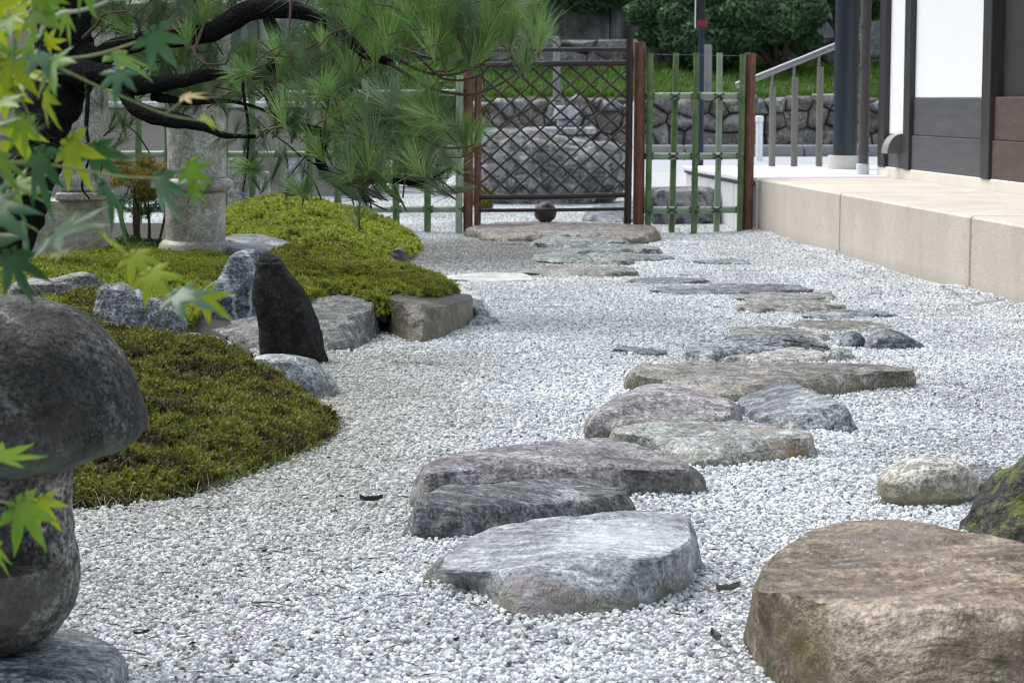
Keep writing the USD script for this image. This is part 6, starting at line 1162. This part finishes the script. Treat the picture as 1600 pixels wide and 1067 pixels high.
field([(0, 150), (60, 190), (60, 290), (0, 280)], 9.6, 9.9, 8, 44, 20, .9, cnt=35)
field([(-300, -620), (500, -620), (880, -420), (900, -90), (-250, -110)], 8.8, 11.0, 45, 62, 90, .4, cnt=60, bud=0)
field([(285, 215), (345, 215), (345, 290), (285, 290)], 9.6, 9.8, 0, 40, 80, .9)
tuft_at(298, 300, 9.5, .25, -1, 46, 60, True, .5); tuft_at(322, 296, 9.5, .6, -1, 46, 50, True, .45)
m_, t_ = ND.done(); part(pine, 'needles', m_, M['needle'], tone=t_, kind='stuff', label='fresh green needle tufts')
m_, t_ = NG.done(); part(pine, 'needles', m_, M['needledark'], tone=t_, kind='stuff', label='greyer needle tufts')
part(pine, 'buds', join(buds), M['bud'], True, kind='stuff'); part(pine, 'twigs', join(twigs), M['pinetwig'], True, kind='stuff')
for i, p in enumerate(([(110, -200, 10.2, 24), (260, -240, 10.0, 18), (430, -250, 9.8, 14), (600, -200, 9.6, 9), (760, -180, 9.4, 5)], [(100, -300, 10.1, 18), (-60, -360, 9.8, 12), (-200, -330, 9.6, 7)], [(95, -120, 10.2, 22), (240, -90, 10.2, 14), (420, -60, 10, 10), (620, -60, 9.7, 7), (780, -40, 9.5, 4)], [(110, -380, 10.1, 14), (300, -450, 9.9, 10), (520, -430, 9.7, 6)])):
    br(p, 'branch', 70 + i)
# small dry pine sprig standing in the big moss
field_r = np.random.default_rng(8)
sd = thing('pine_seedling', 'thin grey green pine seedling growing out of the big moss mound', 'plant', dep(562, 352, 12.6)); sdn = Needles()
for k in range(7):
    sdn.tuft(dep(562 + field_r.normal(0, 3), 352 - k * 9, 12.55), np.array([field_r.normal(0, .6), -.3, 1.0]), m_of(52, 12.55), 16, field_r, .8, .0011)
m_, t_ = sdn.done(); part(sd, 'needles', m_, M['needledark'], tone=t_); part(sd, 'stem', tube([dep(562, 362, 12.6), dep(561, 330, 12.55), dep(564, 290, 12.5)], .005, 6, 3), M['pinetwig'], True)
# yellowing shrub between the two pale lanterns
ys = thing('azalea_shrub', 'bare stemmed shrub with yellowing top between the two granite lanterns', 'shrub', gnd(225, 398, .16)); yr = np.random.default_rng(31); YY = 11.7
for k in range(11):
    x = yr.uniform(178, 262); part(ys, 'stem', tube([dep(x * .6 + 90 + yr.normal(0, 3), 402, YY), dep(x + yr.normal(0, 5), 340, YY + yr.normal(0, .1)), dep(x + yr.normal(0, 8), 290, YY + yr.normal(0, .15))], [m_of(yr.uniform(1.6, 4.5), YY), m_of(2, YY), m_of(1, YY)], 7, 5, .3, 20, k), M['bark'], True)
m_, t_ = leaf_cloud(yr, blobset(dep(225, 275, YY), (m_of(62, YY), .2, m_of(40, YY)), 16, yr, (.18, .36)), 4200, .016, .2); part(ys, 'crown', m_, M['leafgold'], tone=t_, label='yellow and orange green top')
m_, t_ = leaf_cloud(yr, blobset(dep(222, 318, YY), (m_of(60, YY), .2, m_of(24, YY)), 12, yr, (.15, .35)), 1500, .014, .22); part(ys, 'crown', m_, M['leafdark'], tone=t_, label='dark lower foliage')
lowc = thing('low_shrub', 'low dark shrub under the bare stems behind the pedestal lantern', 'shrub', gnd(205, 396, .16))
m_, t_ = leaf_cloud(yr, blobset(dep(205, 385, YY - .1), (m_of(50, YY), .2, m_of(18, YY)), 7, yr), 5000, .014, .3); part(lowc, 'crown', m_, M['leafmid'], tone=t_)
part(lowc, 'stem', tube([dep(205, 405, YY), dep(203, 380, YY)], .008, 6, 2), M['bark'], True)

# ------------------------------------------------------------------ maple in the foreground
MATS = {k: mat(f'maple_leaf_{k}', {'g': ('geometry', {}), 'oi': ('object_info', {}), 'n': ('noise_texture', {'scale': 22.0, 'detail': 3.0}), 'r': ('rgb_ramp', {'ramp': [(.3, a), (.7, b)]}), 'p': ('principled_bsdf', {'roughness': rg, 'specular_ior_level': .45}), 't': ('translucent_bsdf', {}), 'm': ('mix_closure', {'fac': tr})},
    [('g.position', 'n.vector'), ('n.fac', 'r.fac'), ('r.color', 'p.base_color'), ('r.color', 't.color'), ('p.BSDF', 'm.closure1'), ('t.BSDF', 'm.closure2')], surface='m.closure')
    for k, a, b, tr, rg in (('lime', (.19, .27, .010), (.33, .38, .018), .5, .45), ('green', (.08, .18, .012), (.16, .27, .02), .45, .42), ('deep', (.018, .075, .022), (.036, .11, .03), .35, .36), ('bluish', (.035, .10, .045), (.07, .15, .06), .3, .30), ('tinged', (.32, .17, .02), (.22, .28, .03), .45, .45))}
M['petiole'] = plain('yellow_green_stem', (.16, .20, .05), .5, .2, 20, 80, .1, .001)
M['twigpale'] = plain('pale_grey_twig', (.34, .36, .29), .55, .2, 30, 90, .2, .001)
mp = thing('maple_branch', 'out of focus maple branch with green and yellowish leaves entering from the left', 'branch', dep(-220, 900, 2.2))
lr = np.random.default_rng(55)
def maple_leaf(cpx, cpy, ang, L, Y, tilt, seed):             # centre where the stalk meets, direction of the middle lobe (degrees, down is 90), its length in pixels
    r = np.random.default_rng(seed); Lm = m_of(L, Y); V, Fc = [], []
    lob = [(-130, .26), (-86, .62), (-43, .92), (0, 1.08), (43, .92), (86, .62), (130, .26)]
    lob = [(a + r.normal(0, 3), l * r.uniform(.92, 1.05)) for a, l in lob]
    def P(a, rad, z): a = math.radians(a); return [rad * math.cos(a), rad * math.sin(a), z]
    V.append([0, 0, 0]); vall = []
    ang_v = [-165] + [(lob[i][0] + lob[i + 1][0]) / 2 for i in range(6)] + [165]
    droop = r.uniform(.10, .30)
    for i, a in enumerate(ang_v): vall.append(len(V)); rr = .08 if i in (0, 7) else .33; V.append(P(a, rr, -.02 - droop * .08))
    for i, (a, l) in enumerate(lob):
        o = len(V); w = .128 * (.55 + .45 * l); ca, sa = math.cos(math.radians(a)), math.sin(math.radians(a))
        def Q(x, y, z): return [x * ca - y * sa, x * sa + y * ca, z]
        V += [Q(.34 * l, 0, .025 - droop * .10 * l), Q(.62 * l, 0, .02 - droop * .38 * l * l), Q(.42 * l, w, -.015 - droop * .16 * l), Q(.42 * l, -w, -.015 - droop * .16 * l), Q(.62 * l, w * .86, -.02 - droop * .38 * l * l), Q(.62 * l, -w * .86, -.02 - droop * .38 * l * l), Q(.82 * l, w * .36, -droop * .66 * l * l), Q(.82 * l, -w * .36, -droop * .66 * l * l), Q(l, 0, -droop * l * l)]
        m1, m2, a1, b1, a2, b2, a3, b3, tip = range(o, o + 9); v0, v1 = vall[i], vall[i + 1]
        Fc += [[0, v0, m1], [0, m1, v1], [v0, b1, m1], [v1, m1, a1], [b1, b2, m2], [b1, m2, m1], [a1, m1, m2], [a1, m2, a2], [b2, b3, m2], [a2, m2, a3], [m2, b3, tip], [m2, tip, a3]]
    V = np.array(V) * Lm
    # in the leaf's plane x is the middle lobe; turn it to face up and towards the camera by its tilt
    a = math.radians(ang); ex = np.array([math.cos(a), 0, -math.sin(a)]); ey = np.array([math.sin(a), 0, math.cos(a)]); nz = np.array([0, -1.0, 0])
    ct, st = math.cos(tilt[0]), math.sin(tilt[0]); ey, nz = ey * ct + nz * st, nz * ct - ey * st
    ct, st = math.cos(tilt[1]), math.sin(tilt[1]); ex, nz = ex * ct + nz * st, nz * ct - ex * st
    return V @ np.stack([ex, ey, nz]) + dep(cpx, cpy, Y), np.array(Fc)
LV = [(80, -8, 82, 46, 'green'), (12, 28, 75, 44, 'green'), (22, 66, 62, 44, 'bluish'), (48, 24, 38, 46, 'green'), (74, 66, -20, 26, 'lime'), (12, 92, 50, 60, 'lime'), (56, 84, 82, 58, 'bluish'), (80, 98, 55, 62, 'green'), (70, 148, 25, 50, 'lime'), (-2, 158, 62, 62, 'green'), (28, 116, 58, 62, 'lime'),
      (180, 84, 72, 62, 'green'), (186, 112, 95, 44, 'bluish'), (238, 54, 52, 56, 'bluish'), (288, 150, 50, 32, 'tinged'), (318, 183, 12, 32, 'lime'), (16, 196, 65, 58, 'lime'), (60, 242, 62, 80, 'deep'), (106, 226, 52, 72, 'lime'), (146, 234, 45, 54, 'deep'), (166, 290, 35, 80, 'deep'), (248, 278, 56, 66, 'bluish'), (292, 262, 40, 42, 'green'), (300, 290, 30, 30, 'green'),
      (6, 286, 55, 112, 'deep'), (20, 294, 22, 58, 'green'), (40, 354, 95, 84, 'deep'), (82, 366, 34, 92, 'deep'), (162, 370, 40, 50, 'lime'), (206, 400, 58, 48, 'lime'), (232, 428, 58, 52, 'lime'), (276, 458, 45, 62, 'bluish'), (318, 464, 38, 44, 'lime'), (-4, 712, 32, 60, 'green'), (30, 790, 40, 74, 'green'), (-8, 850, 35, 52, 'green'), (62, 782, 58, 44, 'lime'),
      (-30, 60, 40, 60, 'green'), (-40, 210, 30, 80, 'deep'), (-30, 380, 20, 80, 'deep'), (96, 392, 70, 30, 'tinged'), (-20, 20, 20, 55, 'lime'), (130, -30, 60, 50, 'green'), (-50, 130, 20, 60, 'green'), (2, 60, 70, 60, 'lime'), (-14, 100, 60, 66, 'green'), (30, 10, 80, 50, 'lime'), (-10, 240, 70, 66, 'green'), (34, 188, 70, 50, 'green'), (2, 132, 85, 60, 'lime'), (46, 60, 75, 48, 'green'), (100, 20, 60, 44, 'green'), (-16, 320, 60, 80, 'deep'), (18, 400, 80, 70, 'deep'), (8, -14, 70, 60, 'lime'), (56, -16, 60, 56, 'green')]
for i, (x, y, a, L, k) in enumerate(LV):
    Y = 2.2 + lr.uniform(-.14, .16); tl_ = (lr.normal(0, .75), lr.normal(.35, .4)); part(mp, 'leaf', maple_leaf(x, y, a + lr.normal(0, 6), L * 1.22, Y, tl_, 900 + i), MATS[k], 50)
def stem(pts, r, name='stem', m='petiole'): part(mp, name, tube([dep(x, y, Y) for x, y, Y in pts], np.array(r) * .001, 8, 5, .1, 60, len(pts)), M[m], True)
stem([(-220, 200, 2.25), (-60, 130, 2.22), (50, 66, 2.2), (68, 42, 2.2), (95, 21, 2.2), (120, 18, 2.2), (150, 10, 2.2), (172, -4, 2.2), (200, -60, 2.2)], [3.2, 2.2, 1.9, 1.9, 1.8, 1.7, 1.6, 1.5, 1.2], 'twig', 'twigpale')
stem([(-220, 110, 2.2), (-40, 92, 2.2), (70, 93, 2.2), (140, 88, 2.2), (200, 71, 2.2), (240, 56, 2.2)], [2.2, 1.7, 1.5, 1.4, 1.2, 1.0])
stem([(-100, 110, 2.2), (40, 92, 2.2), (95, 108, 2.2), (150, 134, 2.2), (205, 157, 2.2), (260, 179, 2.2), (318, 190, 2.2)], [1.6, 1.5, 1.4, 1.3, 1.2, 1.1, .8])
stem([(258, 178, 2.2), (272, 168, 2.2), (288, 156, 2.2)], [.9, .8, .7])
stem([(-80, 60, 2.2), (-10, 95, 2.2), (30, 150, 2.2), (62, 216, 2.2)], [1.5, 1.2, 1.1, .9])
stem([(-220, 250, 2.2), (-30, 252, 2.2), (80, 258, 2.2), (180, 275, 2.2), (250, 279, 2.2)], [2.2, 1.7, 1.4, 1.2, .9])
stem([(-150, 230, 2.2), (-20, 262, 2.2), (40, 300, 2.2), (110, 335, 2.2), (165, 366, 2.2), (200, 398, 2.2), (232, 428, 2.2), (280, 460, 2.2)], [1.9, 1.5, 1.3, 1.2, 1.1, 1.0, .9, .7])
stem([(-100, 330, 2.2), (30, 348, 2.2), (72, 372, 2.2)], [1.3, 1.1, .8]); stem([(135, 384, 2.2), (150, 374, 2.2), (162, 370, 2.2)], [.8, .7, .7])
stem([(-200, 650, 2.2), (-60, 700, 2.2), (0, 716, 2.2)], [1.5, 1.2, .9]); stem([(-200, 700, 2.2), (-40, 770, 2.2), (30, 790, 2.2)], [1.5, 1.2, .9])
stem([(-230, 1090, 2.25), (-225, 700, 2.24), (-222, 300, 2.22), (-210, 0, 2.24), (-170, -300, 2.3)], [9, 8, 7, 6, 4], 'stem_wood', 'bark')

# ------------------------------------------------------------------ bits lying on the gravel
M['deadleaf'] = plain('dark_dead_leaf', (.022, .018, .016), .7, .4, 40, 100, .3, .001)
M['redleaf'] = plain('red_dead_leaf', (.28, .05, .02), .6, .3, 40, 100, .3, .001)
M['greydead'] = plain('grey_dead_leaf', (.10, .095, .085), .7, .4, 40, 100, .3, .001)
def dead_leaf(px, py, ang, L, wd, curl, seed):
    r = np.random.default_rng(seed); n = 9; x = np.linspace(0, 1, n); w = np.sin(np.pi * x ** .8) * wd * .5; a = math.radians(ang); c = gnd(px, py, .012); V = []
    for i in range(n):
        for s in (-1, -.5, 0, .5, 1):
            xx = (x[i] - .5) * L; yy = w[i] * s * L; z = curl * L * (s * s) * .35 + curl * L * (x[i] - .5) ** 2 * .8 + r.normal(0, .0006)
            V.append([c[0] + xx * math.cos(a) - yy * math.sin(a), c[1] + xx * math.sin(a) + yy * math.cos(a), c[2] + z])
    F = [q for i in range(n - 1) for s in range(4) for q in ([i * 5 + s, i * 5 + s + 1, (i + 1) * 5 + s + 1], [i * 5 + s, (i + 1) * 5 + s + 1, (i + 1) * 5 + s])]
    return np.array(V), np.array(F)
for i, (x, y, a, L, w, cu, mk, lab) in enumerate(((580, 782, 4, .055, .22, .5, 'deadleaf', 'dark curled fallen leaf on the gravel left of the ridged stepping stone'), (221, 990, 40, .034, .24, .4, 'deadleaf', 'small black fallen leaf on the gravel near the lantern base stone'),
        (413, 862, 70, .018, .7, .6, 'deadleaf', 'tiny dark folded leaf scrap in the open gravel, left of centre'), (367, 1001, 150, .012, .5, .4, 'redleaf', 'tiny red leaf scrap on the gravel near the bottom edge'), (1138, 922, 30, .058, .34, .5, 'greydead', 'grey dead leaf leaning on the gravel left of the tawny boulder'),
        (1118, 998, 100, .055, .36, .5, 'greydead', 'grey green dead leaf on the gravel close to the front of the tawny boulder'), (713, 1000, 60, .02, .5, .5, 'deadleaf', 'small dark scrap on the gravel below the nearest stepping stone'))):
    solo('fallen_leaf', dead_leaf(x, y, a, L, w, cu, i), M[mk], lab, 'leaf', 'fallen leaves on the gravel', smooth=60)
for i, (x, y, a, L, lab) in enumerate(((424, 944, -20, .08, 'thin dark twig lying on the open gravel left of the nearest stepping stone'), (935, 652, 55, .10, 'thin brown twig on the gravel left of the pinkish stone'), (330, 960, 15, .07, 'pale dry stalk lying on the gravel in the lower left'))):
    c = gnd(x, y, .013); d = np.array([math.cos(math.radians(a)), math.sin(math.radians(a)), 0]) * L / 2
    solo('fallen_twig', tube([c - d, c + [0, .004, .004], c + d], [.0016, .0013, .0008], 7, 4, .3, 90, i), M['bark'] if i < 2 else M['twigpale'], lab, 'twig', 'fallen twigs on the gravel', smooth=True)

# fallen pine needles and crumbs of bark strewn over the gravel, thickest along the moss
lg = np.random.default_rng(404); P_, L_ = [], []
while len(P_) < 620:
    x, y = lg.uniform(100, 1600), 360 + 700 * lg.uniform() ** .8
    if lg.uniform() > math.exp(-max(0, x - 420) / 420): continue
    q = gnd(x, y, .013)
    if sP.contains(sg.Point(q[0], q[1])): continue
    P_.append(q)
V_, F2, T_, o_ = [], [], [], 0
for q in P_:
    a = lg.uniform(0, 6.28); l = lg.uniform(.006, .05); w = .0007 if l > .018 else .0022; d = np.array([math.cos(a), math.sin(a), lg.normal(0, .12)]) * l / 2; s_ = np.array([-math.sin(a), math.cos(a), 0]) * w
    V_ += [q - d - s_, q - d + s_, q + d + s_ * .6, q + d - s_ * .6, q + [0, 0, w * 2 + .001]]; F2 += [[o_, o_ + 1, o_ + 4], [o_ + 1, o_ + 2, o_ + 4], [o_ + 2, o_ + 3, o_ + 4], [o_ + 3, o_, o_ + 4]]; T_ += [lg.uniform()] * 5; o_ += 5
M['litter'] = leafmat('dry_litter', (.03, .02, .014), (.20, .15, .09), .05, .8)
set_tone(UsdGeom.Mesh(solo('litter', (np.array(V_), np.array(F2)), M['litter'], 'brown fallen pine needles and bark crumbs strewn on the gravel', 'litter', kind='stuff')), T_)
